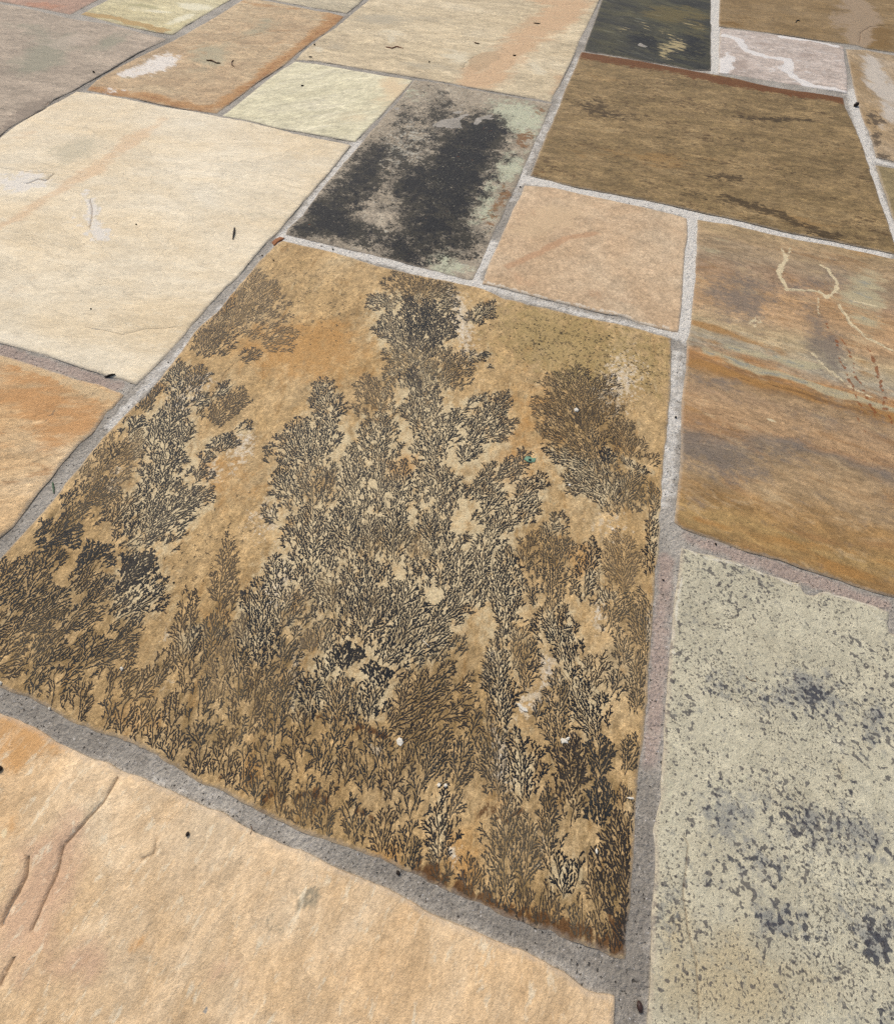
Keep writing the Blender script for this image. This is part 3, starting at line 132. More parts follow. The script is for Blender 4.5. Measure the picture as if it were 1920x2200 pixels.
FERNS=[
(-.256,.641,-.3178,.7107,.0467,1,1),(-.2477,.6441,-.2135,.7093,.0484,1,1),(-.2815,.5982,-.3422,.6142,.0276,0,1),(-.2097,.6278,-.1793,.6585,.0314,0,1),(-.2452,.6241,-.2662,.6953,.0311,1,1),(-.2106,.5126,-.2613,.6503,.0659,0,1.6),(-.1985,.5076,-.1922,.6303,.0355,0,1.4),(-.2173,.5007,-.294,.5722,.0357,0,1.3),(-.1654,.4251,-.2225,.5448,.0676,2,1.2),(-.2022,.4604,-.2613,.4941,.0273,2,1),(-.145,.4526,-.1165,.5352,.0301,2,1),(-.1633,.4102,-.1948,.4857,.0464,0,1.5),(-.1274,.3403,-.1719,.4408,.046,0,1.1),(-.1039,.3626,-.1007,.4124,.0211,0,1),(-.1009,.292,-.1333,.3569,.0368,0,1),(-.1024,.3354,-.0964,.3747,.0187,0,1.2),(-.0711,.2236,-.1076,.307,.0417,0,1.2),(-.0384,.1351,-.0758,.2436,.0428,0,1.2),(-.0648,.3533,-.0356,.475,.0231,0,1.3),(-.0609,.3501,-.0067,.4221,.0219,0,1.2),(-.0657,.313,-.0546,.3615,.0204,0,1),(-.0293,.2637,.0246,.3757,.0271,0,1.1),(-.0952,.4123,-.0671,.4615,.0086,0,1),(-.1351,.609,-.1164,.6821,.0182,0,1),(-.0832,.5127,-.0764,.5242,.0083,0,1),(-.1098,.5354,-.0844,.547,.0099,0,1),(-.117,.5257,-.1151,.5477,.0067,0,1),(.0239,.2436,.0544,.3422,.0226,0,1),(-.02,.2322,.0088,.2889,.0203,0,1),(-.0122,.2816,.0017,.3027,.0099,0,1),(-.2796,.3144,-.3378,.4046,.0219,0,1),(-.271,.2342,-.332,.3081,.042,0,1.2),(-.2636,.2435,-.2956,.3182,.0314,0,1.1),(-.2355,.1691,-.2704,.2541,.0396,2,1.1),(-.2598,.1721,-.3133,.2177,.0284,0,1.2),(-.2736,.1448,-.3063,.1599,.0122,0,1),(-.1938,.0856,-.2476,.1763,.0423,0,1.2),(-.1965,.0502,-.1933,.1225,.0226,0,1),(-.2172,.0493,-.2594,.0999,.018,0,1),(-.2093,.3394,-.2685,.4297,.0328,1,1),(-.177,.2671,-.216,.3671,.0354,0,1),(-.1507,.1984,-.1826,.2806,.0279,0,1),(-.1775,.1892,-.2372,.2969,.0199,0,1),(-.2002,.2083,-.2304,.2552,.0118,0,1),(-.1319,.2087,-.1481,.2927,.0169,0,1),(-.1085,.1446,-.1384,.2377,.023,0,1),(-.1621,.1331,-.2008,.216,.0366,0,1.2),(-.137,.1383,-.1627,.1905,.0529,1,1.3),(-.066,.159,-.0739,.2099,.0316,3,1.3),(-.1015,.1402,-.109,.1941,.0252,1,.9),(-.1042,.0341,-.1432,.1327,.0652,0,1.25),(-.1455,.0493,-.1864,.0946,.0224,1,1.1),(-.0751,.0729,-.0697,.1245,.0268,0,1.1),(-.1043,.0542,-.1182,.1016,.0525,1,1.3),(-.2069,-.0287,-.2592,.0602,.0328,0,1.25),(-.1995,.0108,-.2124,.0684,.0246,2,1.2),(-.2357,-.0098,-.2544,.0186,.0129,3,1.6),(-.1815,-.0245,-.1833,.0248,.0201,2,1),(-.1117,-.0024,-.119,.0292,.02,0,1.5),(-.0764,-.0043,-.0854,.0182,.0108,0,1.8),(-.0574,-.0043,-.0681,.0164,.0091,0,1.8),(-.1568,.0043,-.1706,.028,.0103,3,1.8),(-.1448,.0094,-.1563,.0457,.0169,2,1),(-.0704,.0178,-.0406,.1139,.0275,0,1.1),(-.0425,.0352,-.007,.0869,.0176,0,1.2),(-.0389,-.0403,.0081,.0439,.0225,1,1.1),(-.0242,-.0565,.0255,.0129,.0165,1,1),(-.0551,.0449,-.0622,.0713,.0125,3,1.6),(-.1236,-.0619,-.1548,-.0209,.0251,0,1.1),(-.0909,-.0573,-.1131,-.0071,.0339,2,1.1),(-.0636,-.0422,-.0797,-.0034,.0283,0,1.1),(-.1627,-.0592,-.1636,-.0132,.0165,2,1),(-.124,-.0212,-.1318,.0137,.0165,0,1),(-.1804,-.0937,-.2159,-.0279,.0225,1,1),(-.1487,-.0971,-.1777,-.0206,.0228,2,1),(-.2077,-.0691,-.2535,.0042,.0177,2,1),(-.187,-.0573,-.1865,-.0154,.0168,2,.9),(.1033,.4266,.0648,.5688,.0621,1,1.1),(.0953,.4876,.1258,.5705,.0313,1,1),(.1019,.4215,.0074,.4736,.0383,1,.9),(.1022,.3986,.03,.4139,.0216,1,1),(.1146,.3762,.0458,.3823,.0156,0,.9),(.0793,.487,.0212,.5416,.0296,1,.9),(.1004,.4351,.0896,.499,.0411,1,1.8),(.1638,.3141,.1081,.4331,.0459,2,1.1),(.1482,.3293,.0797,.3502,.0213,0,.9),(.179,.3256,.1887,.3892,.0311,2,1.3),(.1632,.3186,.1413,.3769,.0321,0,1.3),(.171,.4138,.1445,.49,.0246,1,1.2),(.1756,.4109,.1885,.4568,.0165,1,1),(.1441,.3866,.1321,.4201,.0126,0,1.4),(.1741,.3945,.1643,.4159,.0099,0,1.2),(.183,.3898,.1867,.4068,.0067,0,1.3),(.1962,.3832,.1969,.4034,.0067,0,1.3),(.2178,.3359,.2077,.3788,.0139,2,1.3),(.1213,.3699,.0816,.3734,.012,0,1),(.1271,.4738,.1412,.5092,.0165,1,1),(.2042,.4077,.2138,.4333,.0094,1,.8),(.1282,.4169,.1341,.4518,.0127,1,1),(.0085,.1193,.0049,.2274,.0268,0,1.1),(-.0166,.136,-.0142,.1906,.0183,0,1),(.0567,.0868,.0314,.2147,.0226,0,1.2),(.0784,.0006,.0488,.0922,.018,0,1.2),(.0432,.2525,.0532,.306,.0156,0,1),(.0095,.1987,.0221,.2775,.0166,0,1),(.1077,.1392,.0838,.2741,.0296,2,1.15),(.1424,.0804,.1025,.1585,.0284,0,1.15),(.1863,.0156,.1453,.0894,.021,0,1.2),(.1443,.1713,.1404,.2593,.0181,0,1),(.1895,.1961,.1742,.2856,.0263,3,1.3),(.1787,.1403,.1937,.2059,.0176,2,1),(.0845,.2387,.0947,.287,.0138,0,1),(.0619,.1958,.0633,.246,.0136,1,.9),(.2265,.1275,.2118,.2121,.0165,2,1.1),(.2239,.2374,.2188,.3619,.0114,0,1),(.2223,.0646,.2216,.1315,.0133,2,1.1),(.2029,.1086,.1918,.1506,.0127,2,.8),(.1766,.1759,.1674,.1983,.0125,0,.9),(-.0366,.0511,.0081,.1674,.0221,0,1),(-.0175,-.0013,.0124,.0788,.0225,2,1.1),(.0067,.0016,.038,.0441,.0131,1,1),(-.0015,-.0454,.0444,.0222,.0136,1,1),(.0721,-.0213,.0564,.0231,.0126,1,1.1),(.1464,.003,.1271,.078,.0193,2,1.3),(.1147,.0174,.1172,.0431,.0071,2,1),(.0489,-.0186,.051,.0112,.0071,2,1),(.097,.0468,.0893,.1045,.0132,2,.9),(.0766,.0612,.08,.119,.0143,2,.8),(.1696,.0708,.1792,.1174,.0135,1,.6),(.1918,.0678,.1982,.1016,.0102,2,.8),(.0948,-.0667,.0642,.0032,.0203,2,1.2),(.1181,-.0575,.0949,.0012,.0213,0,1.3),(.1251,-.144,.1034,-.061,.0242,2,1.2),(.1343,-.1251,.1257,-.0642,.013,2,1.1),(.1589,-.1081,.1405,-.034,.0095,2,1.2),(.1731,-.1217,.1642,-.0877,.0124,0,1),(.1823,-.1098,.1853,-.0816,.0074,0,1),(.1652,-.0423,.153,.0179,.0232,1,1.4),(.1997,-.0558,.193,-.0117,.0175,2,1.8),(.2174,-.0029,.226,.0404,.0122,2,1.1),(.1695,-.0655,.1714,-.0326,.0139,1,1),(.1931,-.0126,.1847,.0259,.0215,2,1.4),(.2255,-.0523,.2158,-.0139,.0147,1,1.1),(.2373,-.1452,.215,-.0416,.0265,1,1.4),(.2154,-.1457,.1998,-.0723,.0162,1,1.3),(.1952,-.1422,.1858,-.1141,.0134,1,.8),(.1564,-.1478,.1456,-.1197,.0135,1,.7),(.0534,-.1419,.0357,-.0732,.0132,0,1.2),(.0817,-.143,.0742,-.1308,.0063,0,1),(.0476,-.0719,.0447,-.019,.0134,2,1.1),(.0137,-.0871,.0229,-.0186,.0177,2,1),(.0501,-.0968,.0544,-.0706,.0074,2,.8),(-.1191,-.1393,-.1425,-.1064,.0138,1,.85),(-.0913,-.1424,-.1022,-.1064,.0145,2,.85),(-.0657,-.1421,-.0755,-.1063,.0144,1,.85),(-.036,-.1404,-.0556,-.1083,.0138,2,.85),(-.0054,-.1421,-.0126,-.1069,.0141,1,.85),(.0191,-.1418,.0128,-.1068,.014,2,.85),(-.1143,-.1082,-.1382,-.0729,.0144,1,.85),(-.0893,-.1044,-.1006,-.0652,.015,2,.85),(-.0627,-.1043,-.0728,-.0655,.0149,1,.85),(-.0381,-.1006,-.0586,-.0654,.0145,2,.85),(-.0121,-.1005,-.02,-.0619,.0148,1,.85),(.0117,-.1092,.0049,-.0716,.0145,2,.85),(-.1167,-.0821,-.1414,-.0447,.0149,1,.85),(-.0891,-.0822,-.1007,-.0412,.0154,2,.85),(-.062,-.0823,-.0722,-.0416,.0153,1,.85),(-.0344,-.0778,-.0553,-.0409,.0149,2,.85),(-.0103,-.0787,-.0182,-.0382,.0151,1,.85),(.0041,-.0608,-.0033,-.019,.0153,2,.85),(-.1425,-.126,-.1674,-.0918,.0141,1,.85),(-.1632,-.1369,-.1775,-.0997,.0148,2,.85),(-.1926,-.1336,-.2082,-.0958,.0149,1,.85),(-.2156,-.1324,-.2439,-.098,.0139,2,.85),(-.4155,-.0139,-.4082,.0524,.026,0,1.5),(-.4459,-.0516,-.4314,.0082,.0314,2,1),(-.4771,-.0022,-.4607,.0413,.0264,2,1.6),(-.4258,.0553,-.4214,.1331,.0436,0,1.2),(-.4228,.0897,-.3895,.1567,.0219,0,1.2),(-.5482,.0093,-.5133,.0492,.0351,2,1.6),(-.515,-.0806,-.5084,-.0179,.0303,2,1),(-.4978,-.0918,-.4738,-.025,.0301,2,1.1),(-.4531,-.1041,-.425,-.034,.03,2,1),(-.4448,-.1273,-.44,-.0725,.0275,2,1),(-.4103,-.1159,-.3885,-.0553,.0274,2,1),(-.3936,-.0949,-.3683,-.0209,.0291,2,1),(-.3949,-.0403,-.3696,.0292,.0268,0,.9),(-.3476,-.1127,-.3452,-.0709,.02,1,.9),(-.319,-.1058,-.317,-.0653,.0197,1,.9),(-.5527,-.0699,-.5496,-.0059,.0353,2,1),(-.5185,-.0401,-.5201,.0176,.0278,2,.9),(-.4653,-.0221,-.46,.018,.0209,1,.8),(-.5258,-.1176,-.5234,-.0718,.033,1,1),(-.4904,-.127,-.4661,-.0977,.0246,1,.9),(-.3055,-.0863,-.3127,-.0411,.0148,1,.9),(-.2747,-.0741,-.3355,.0268,.0171,1,1.1),(-.2699,-.0042,-.3295,.1095,.0139,1,1.1),(-.265,-.0416,-.2862,.0199,.0181,2,1.2),(-.2858,-.0485,-.3066,-.0107,.0183,0,1.3),(-.2327,-.0734,-.2526,-.0098,.0263,3,1.1),(-.2392,-.0998,-.2566,-.0547,.0189,2,1),(-.2598,-.1298,-.2801,-.083,.0173,1,1),(-.2275,-.1229,-.2285,-.0857,.0193,2,.9),(-.1971,-.1175,-.2116,-.0753,.0184,2,1),(-.2942,-.1264,-.2997,-.0945,.0163,1,.7),(-.2614,-.1109,-.2838,-.0741,.0119,2,.8),(-.5379,.4407,-.525,.5853,.0611,3,1),(-.5411,.4672,-.5826,.6112,.04,3,1),(-.5444,.3752,-.5495,.4565,.0356,1,1.2),(-.4665,.4354,-.4194,.4796,.0325,3,1),(-.4746,.3882,-.458,.4219,.017,2,1),(-.5575,.4485,-.5582,.5273,.0403,1,1),(-.5179,.293,-.5304,.3577,.0224,2,1.1),(-.5254,.2842,-.5878,.3559,.0224,0,1),(-.4981,.276,-.4865,.3084,.0153,0,1),(-.473,.3031,-.4696,.3438,.0125,0,1),(-.4511,.2581,-.4444,.336,.0329,1,1.3),(-.474,.1782,-.5367,.2883,.0329,0,1.3),(-.562,.2434,-.5765,.3083,.0228,2,1.2),(-.5528,.1979,-.5565,.2348,.0229,0,1.2),(-.4078,.217,-.4126,.2531,.0152,0,1.3),(-.4189,.2149,-.4255,.243,.0132,0,1.2),(-.4061,.2554,-.3968,.2831,.0158,0,1),(-.4235,.1824,-.4252,.2126,.0152,0,1.2),(-.5457,.1119,-.5456,.2133,.0358,3,1.1),(-.5365,.0629,-.5241,.1274,.0353,2,1.1),(-.4589,.1405,-.4885,.208,.0353,0,1.2),(-.4293,.0766,-.4696,.1588,.037,0,1.3),(-.4027,.1196,-.3879,.1637,.0172,0,1.2),(-.4802,.0663,-.4826,.118,.0249,1,.8),(-.5395,.0317,-.5384,.0832,.0286,2,.9),(-.4129,.1582,-.418,.1894,.0159,0,1),(-.5485,.1436,-.5497,.1864,.0243,1,1),(-.4474,.0425,-.4367,.0959,.0222,2,.9),(-.5064,.1928,-.5357,.2567,.0213,0,1.2),(-.4682,.2063,-.4905,.2535,.0154,0,1.1),(-.4232,-.1421,-.4467,-.102,.0133,2,.8),(-.3896,-.1455,-.4184,-.1021,.0148,1,.8),(-.3583,-.1469,-.3923,-.1002,.0125,1,.8),(-.3259,-.1469,-.3444,-.1082,.0152,2,.8),(-.3016,-.1444,-.3255,-.102,.0128,1,.8),(-.2664,-.1454,-.2947,-.0997,.0145,1,.8),(-.242,-.148,-.2566,-.1103,.013,2,.8),(-.2063,-.1517,-.2249,-.1111,.0146,1,.8),(-.1731,-.1527,-.1957,-.1089,.0124,1,.8),(-.1399,-.1549,-.159,-.1218,.0139,2,.95),(-.1083,-.1554,-.1311,-.1192,.0119,1,.95),(-.0823,-.1561,-.1088,-.1167,.0136,1,.95),(-.0575,-.155,-.073,-.1227,.012,2,.95),(-.0283,-.1532,-.0472,-.1177,.0138,1,.95),(.0007,-.1521,-.0213,-.1134,.0119,1,.95),(.0301,-.153,.0183,-.1214,.0137,2,.95),(.0591,-.1545,.0444,-.1199,.0118,1,.95),(.0919,-.1552,.0749,-.1178,.0135,1,.95),(.1146,-.1542,.1062,-.1235,.0116,2,.95),(.1422,-.1563,.1314,-.1228,.0134,1,.95),(.168,-.1521,.1548,-.1153,.0116,1,.95),(.1901,-.153,.1847,-.1229,.0131,2,.95),(.2116,-.152,.2038,-.1189,.0114,1,.95),(.2287,-.1518,.2186,-.1156,.0132,1,.95)]
MORTAR_AREAS={'m0':[('l',[(-.1491,1.1343,.0213),(-.0126,1.1305,.0208),(.1268,1.1359,.0203),(.2646,1.1324,.0198),(.4463,1.1311,.0191),(.6378,1.1247,.0183)],1),('l',[(.2331,1.1005,.0236),(.2351,.9497,.0211),(.2338,.8107,.0189),(.2335,.7157,.0175)],1),('l',[(-.5742,.7248,.0172),(-.4414,.7224,.0167),(-.3477,.7261,.0165),(-.2497,.7167,.016),(-.1537,.7156,.0157)],.9),('l',[(-.1659,.8627,.0151),(-.1727,.7158,.0135)],.9),('l',[(-.1678,1.0309,.0157),(-.1748,1.304,.0188),(-.16,1.5373,.0215),(-.1676,1.9675,.027)],.55),('l',[(-.5953,1.1417,.0215),(-.5805,.79,.0168),(-.5709,.6172,.0147),(-.5801,.4401,.0126),(-.5891,.3199,.0113),(-.5911,.2082,.0101)],.7),('l',[(-.1549,.7196,.0135),(.0485,.7106,.0128),(.2126,.7144,.0124)],.7),('l',[(.6535,1.5565,.0174),(.6591,1.4267,.0161),(.6707,1.1872,.0136)],1),('l',[(.2391,2.7115,.0293),(.2571,1.9982,.0212)],.9),('l',[(.278,1.9692,.0185),(.4879,1.959,.0179),(.6514,1.9706,.0176)],1),('l',[(.6716,2.0324,.0272),(.6637,1.7375,.0233),(.6673,1.5749,.0211)],.8),('l',[(.6836,1.5688,.0105),(.7222,1.5619,.0104)],1),('l',[(.2286,.664,.0216),(.2314,.4626,.0178),(.2332,.3507,.0158)],.65),('l',[(-.5904,.2179,.0094),(-.5831,.0909,.0082)],.4),('l',[(-.2553,-.1562,.0062),(-.1739,-.1549,.006),(-.0992,-.1569,.0058)],.45)],
 'm1':[('l',[(.2401,.2635,.0143),(.2437,.0849,.0114),(.2427,.0125,.0103)],1),('l',[(.2688,.3055,.0135),(.4043,.2973,.0129),(.5201,.2917,.0123)],1),('l',[(-.8623,.276,.0143),(-.6325,.2723,.0135)],1)],
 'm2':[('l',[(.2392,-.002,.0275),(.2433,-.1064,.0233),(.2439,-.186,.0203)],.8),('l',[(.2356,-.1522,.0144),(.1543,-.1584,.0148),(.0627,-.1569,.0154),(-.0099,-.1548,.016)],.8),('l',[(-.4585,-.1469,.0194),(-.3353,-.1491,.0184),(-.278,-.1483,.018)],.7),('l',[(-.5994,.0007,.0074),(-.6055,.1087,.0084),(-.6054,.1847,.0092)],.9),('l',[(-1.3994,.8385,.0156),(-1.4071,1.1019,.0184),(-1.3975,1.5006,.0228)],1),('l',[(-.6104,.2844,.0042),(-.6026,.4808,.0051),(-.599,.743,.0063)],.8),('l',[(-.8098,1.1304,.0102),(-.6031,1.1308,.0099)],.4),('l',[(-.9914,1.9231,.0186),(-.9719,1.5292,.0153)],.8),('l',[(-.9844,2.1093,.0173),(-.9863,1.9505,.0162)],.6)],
 'm3':[('e',-.5841,.7039,.0052,.0139,.0088,-.0083,1)]}
STARS=[(.0142,.6159,.0708,.0453,420),(.1815,.5998,.023,.0465,90),(.0981,.6162,.0468,.0403,150),(-.4034,.5581,.0534,.0534,160),(-.4877,.6112,.0432,.0293,50),(.1592,.0673,.0192,.014,60),(-.3342,.0812,.0253,.0281,60)]

# ------------------------------------------------------------------ helpers
rng = np.random.default_rng(7)
def link(o, parent=None, **props):
    sc.collection.objects.link(o)
    if parent: o.parent = parent
    for k, v in props.items(): o[k] = v
    return o
_tab = np.random.default_rng(3).random((256, 256)).astype(np.float64)
def vnoise(x, y):
    xi = np.floor(x).astype(int); yi = np.floor(y).astype(int); fx = x - xi; fy = y - yi
    fx = fx*fx*fx*(fx*(fx*6-15)+10); fy = fy*fy*fy*(fy*(fy*6-15)+10)
    a = _tab[xi & 255, yi & 255]; b = _tab[(xi+1) & 255, yi & 255]; c = _tab[xi & 255, (yi+1) & 255]; e = _tab[(xi+1) & 255, (yi+1) & 255]
    return (a*(1-fx)+b*fx)*(1-fy)+(c*(1-fx)+e*fx)*fy
def fbm(x, y, oct=4, g=.5):
    s = 0; a = 1; t = 0
    for i in range(oct):
        s = s + a*(vnoise(x+17.3*i, y+9.1*i)*2-1); t += a; a *= g; x = x*2.03; y = y*2.03
    return s / t
def inside(P, poly):
    x, y = P[:, 0], P[:, 1]; r = np.zeros(len(P), bool); n = len(poly)
    for i in range(n):
        x1, y1 = poly[i]; x2, y2 = poly[(i+1) % n]
        if y1 == y2: continue
        c = (y1 > y) != (y2 > y)
        r ^= c & (x < (x2-x1)*(y-y1)/(y2-y1)+x1)
    return r
def segdist(P, A, B):
    """distance of every point of P to the closest of the segments A-B, with the index and the position along it"""
    best = np.full(len(P), 1e9); bi = np.zeros(len(P), int); bt = np.zeros(len(P))
    for i in range(len(A)):
        ab = B[i]-A[i]; L = ab@ab + 1e-12
        t = np.clip(((P-A[i])@ab)/L, 0, 1); dd = P-A[i]-t[:, None]*ab; dd = (dd*dd).sum(1)
        k = dd < best; best[k] = dd[k]; bi[k] = i; bt[k] = t[k]
    return np.sqrt(best), bi, bt
def area_value(P, blobs):
    r = np.zeros(len(P))
    for b in blobs:
        if b[0] == 'e':
            cx, cy, ux, uy, vx, vy, val = b[1:]
            det = ux*vy-uy*vx; px, py = P[:, 0]-cx, P[:, 1]-cy
            q = ((px*vy-py*vx)/det)**2+((py*ux-px*uy)/det)**2
            w = np.exp(-q*.9)*val
        else:
            L = np.array(b[1]); dd, bi, bt = segdist(P, L[:-1, :2], L[1:, :2])
            wd = L[bi, 2]*(1-bt)+L[bi+1, 2]*bt
            w = np.exp(-(dd/wd)**2*.9)*b[2]
        r = 1-(1-r)*(1-np.clip(w, 0, 1))
    return r

# ------------------------------------------------------------------ node materials
def lin(h, k=1.0):
    v = [int(h[i:i+2], 16)/255 for i in (0, 2, 4)]
    return tuple(((c/12.92) if c <= .04045 else ((c+.055)/1.055)**2.4)/k for c in v)+(1,)
class NT:
    def __init__(s, name):
        s.m = bpy.data.materials.new(name); s.m.use_nodes = True; s.t = s.m.node_tree; s.n = s.t.nodes
        s.b = s.n['Principled BSDF']; s.co = s.n.new('ShaderNodeTexCoord').outputs['Object']
    def set(s, sock, v):
        if hasattr(v, 'is_linked'): s.t.links.new(v, sock)
        else: sock.default_value = v
    def map(s, rot=0, sx=1, sy=1, off=0):
        r = s.n.new('ShaderNodeMapping'); s.t.links.new(s.co, r.inputs[0])
        r.vector_type = 'TEXTURE'
        r.vector_type = 'TEXTURE'; r.inputs['Location'].default_value = (off, -off*.7, off*.3)
        r.inputs['Rotation'].default_value = (0, 0, math.radians(rot)); r.inputs['Scale'].default_value = (sx, sy, 1)
        return r.outputs[0]
    def noise(s, v, scale, det=4, rough=.55, dist=0):
        n = s.n.new('ShaderNodeTexNoise'); s.t.links.new(v, n.inputs['Vector'])
        for k, q in (('Scale', scale), ('Detail', det), ('Roughness', rough), ('Distortion', dist)): n.inputs[k].default_value = q
        return n.outputs['Fac']
    def attr(s, name):
        n = s.n.new('ShaderNodeAttribute'); n.attribute_name = name; return n.outputs['Fac']
    def math(s, op, a, b=0.0, c=0.0):
        n = s.n.new('ShaderNodeMath'); n.operation = op
        for i, v in enumerate((a, b, c)): s.set(n.inputs[i], v)
        return n.outputs[0]
    def step(s, v, lo, hi, a=0.0, b=1.0):
        n = s.n.new('ShaderNodeMapRange'); n.interpolation_type = 'SMOOTHSTEP'
        for i, q in enumerate((v, lo, hi, a, b)): s.set(n.inputs[i], q)
        return n.outputs[0]
    def mix(s, f, a, b, mode='MIX'):
        n = s.n.new('ShaderNodeMix'); n.data_type = 'RGBA'; n.blend_type = mode
        s.set(n.inputs[0], f); s.set(n.inputs[6], a); s.set(n.inputs[7], b); return n.outputs[2]
    def ramp(s, f, cols, lo=.3, hi=.7):
        n = s.n.new('ShaderNodeValToRGB'); e = n.color_ramp.elements
        while len(e) < len(cols): e.new(.5)
        for i, c in enumerate(cols): e[i].position = lo+(hi-lo)*i/(len(cols)-1); e[i].color = c
        s.set(n.inputs[0], f); return n.outputs[0]
    def done(s, col, h, dist, rough=.78, spec=.3):
        s.set(s.b.inputs['Base Color'], col); s.set(s.b.inputs['Roughness'], rough); s.b.inputs['Specular IOR Level'].default_value = spec
        if h is not None:
            b = s.n.new('ShaderNodeBump'); b.inputs['Distance'].default_value = dist; b.inputs['Strength'].default_value = 1
            s.set(b.inputs['Height'], h); s.t.links.new(b.outputs[0], s.b.inputs['Normal'])
        return s.m
def stone_mat(name, pal, k=1.4, rot=0, sx=1, sy=1, scale=9, layers=(), grain=.2, pepper=.35, bump=.0012, rough=.8, dist=.5, lo=.32, hi=.68, spec=.25, pepcol='5a4634', off=0, mot=1.0, cleft=.9, csc=6, ctone=.07, bands=None):
    t = NT(name); t.co = t.map(0, 1, 1, off); C = lambda h: lin(h, k)
    n1 = t.noise(t.map(rot, sx, sy), scale, 7, .62, dist); n2 = t.noise(t.co, scale*.45, 4, .5)
    f = t.math('ADD', t.math('MULTIPLY', n1, .62), t.math('MULTIPLY', n2, .38))
    col = t.ramp(f, [C(h) for h in pal], lo, hi)
    if bands:
        bn = t.math('SUBTRACT', t.noise(t.map(rot, 3, 1, 5.1), 22, 7, .66, .5), .5)
        bv = t.math('ADD', t.attr('band'), t.math('MULTIPLY', bn, .16))
        cr = t.ramp(t.math('MULTIPLY', bv, 1), [C(h) for h in bands], 0, 1)
        col = t.mix(.8, col, cr)
    # cloudy and grainy tone variation at several sizes, along the bedding of the stone
    for sc_, sxx, am in ((26, 1, .10), (70, .6, .13), (190, .4, .15)):
        nn = t.noise(t.map(rot, 1+(sx-1)*sxx, 1+(sy-1)*sxx, sc_*.013), sc_, 6, .68, .4)
        gv = t.step(nn, .25, .75, 1-am*mot*1.6, 1+am*mot*1.6)
        vm = t.n.new('ShaderNodeVectorMath'); vm.operation = 'SCALE'; t.t.links.new(col, vm.inputs[0]); t.t.links.new(gv, vm.inputs['Scale']); col = vm.outputs[0]
    # thin split layers of the stone: terraces with ragged edges, each of its own faint tint
    cn = t.noise(t.map(rot, 1+(sx-1)*.4, 1+(sy-1)*.4, 2.2), csc, 7, .6, .7)
    cs = t.math('SNAP', t.math('MULTIPLY', cn, 12.0), 1.0)
    par = t.math('FRACT', t.math('MULTIPLY', cs, .618))
    gv = t.step(par, 0.0, 1.0, 1-ctone, 1+ctone)
    vm = t.n.new('ShaderNodeVectorMath'); vm.operation = 'SCALE'; t.t.links.new(col, vm.inputs[0]); t.t.links.new(gv, vm.inputs['Scale']); col = vm.outputs[0]
    for i, L in enumerate(layers):
        a, hx, o = L
        nz = t.noise(t.map(o.get('rot', rot), o.get('sx', 1), o.get('sy', 1), .31*(i+1)), o.get('sc', 40), o.get('det', 8), o.get('ro', .66), o.get('dist', .3))
        v = t.math('MULTIPLY', t.math('SUBTRACT', nz, .5), o.get('amp', 1.6))
        v = t.math('ADD', v, t.attr(a) if a else .5)
        if 'sc2' in o:
            nb = t.noise(t.map(o.get('rot', rot), o.get('sx', 1), o.get('sy', 1), .17*(i+2)), o['sc2'], 5, .6)
            v = t.math('ADD', v, t.math('MULTIPLY', t.math('SUBTRACT', nb, .5), o.get('amp2', 1.0)))
        mk = t.step(v, o.get('lo', .45), o.get('hi', .75), 0.0, o.get('str', 1.0))
        col = t.mix(mk, col, C(hx))
    g1 = t.noise(t.co, 900, 2, .6); g2 = t.noise(t.co, 380, 3, .65)
    g = t.math('ADD', t.math('MULTIPLY', g1, .5), t.math('MULTIPLY', g2, .5))
    gv = t.step(g, .32, .68, 1-grain*1.2, 1+grain*1.2)
    vm = t.n.new('ShaderNodeVectorMath'); vm.operation = 'SCALE'; t.t.links.new(col, vm.inputs[0]); t.t.links.new(gv, vm.inputs['Scale']); col = vm.outputs[0]
    pp = t.step(t.noise(t.map(0, 1, 1, .77), 420, 3, .7), .635, .70, 0.0, pepper)
    col = t.mix(pp, col, C(pepcol))
    col = t.mix(t.math('MULTIPLY', t.attr('crk'), .75), col, C('6b4e34'))
    ed = t.attr('edge')
    rim = t.step(t.math('ADD', ed, t.math('MULTIPLY', t.math('SUBTRACT', t.noise(t.co, 130, 5, .7), .5), .012)), .0, .0055, .55, 0.0)
    col = t.mix(rim, col, C('b9ab98'))
    h = t.math('ADD', t.math('MULTIPLY', g2, .55), t.math('MULTIPLY', g1, .25))
    h = t.math('ADD', h, t.math('MULTIPLY', t.noise(t.map(rot, max(1, sx*.5), max(1, sy*.5), .5), 75, 5, .6, .4), 1.1))
    h = t.math('ADD', h, t.math('MULTIPLY', cs, cleft))
    return t.done(col, h, bump, rough, spec)

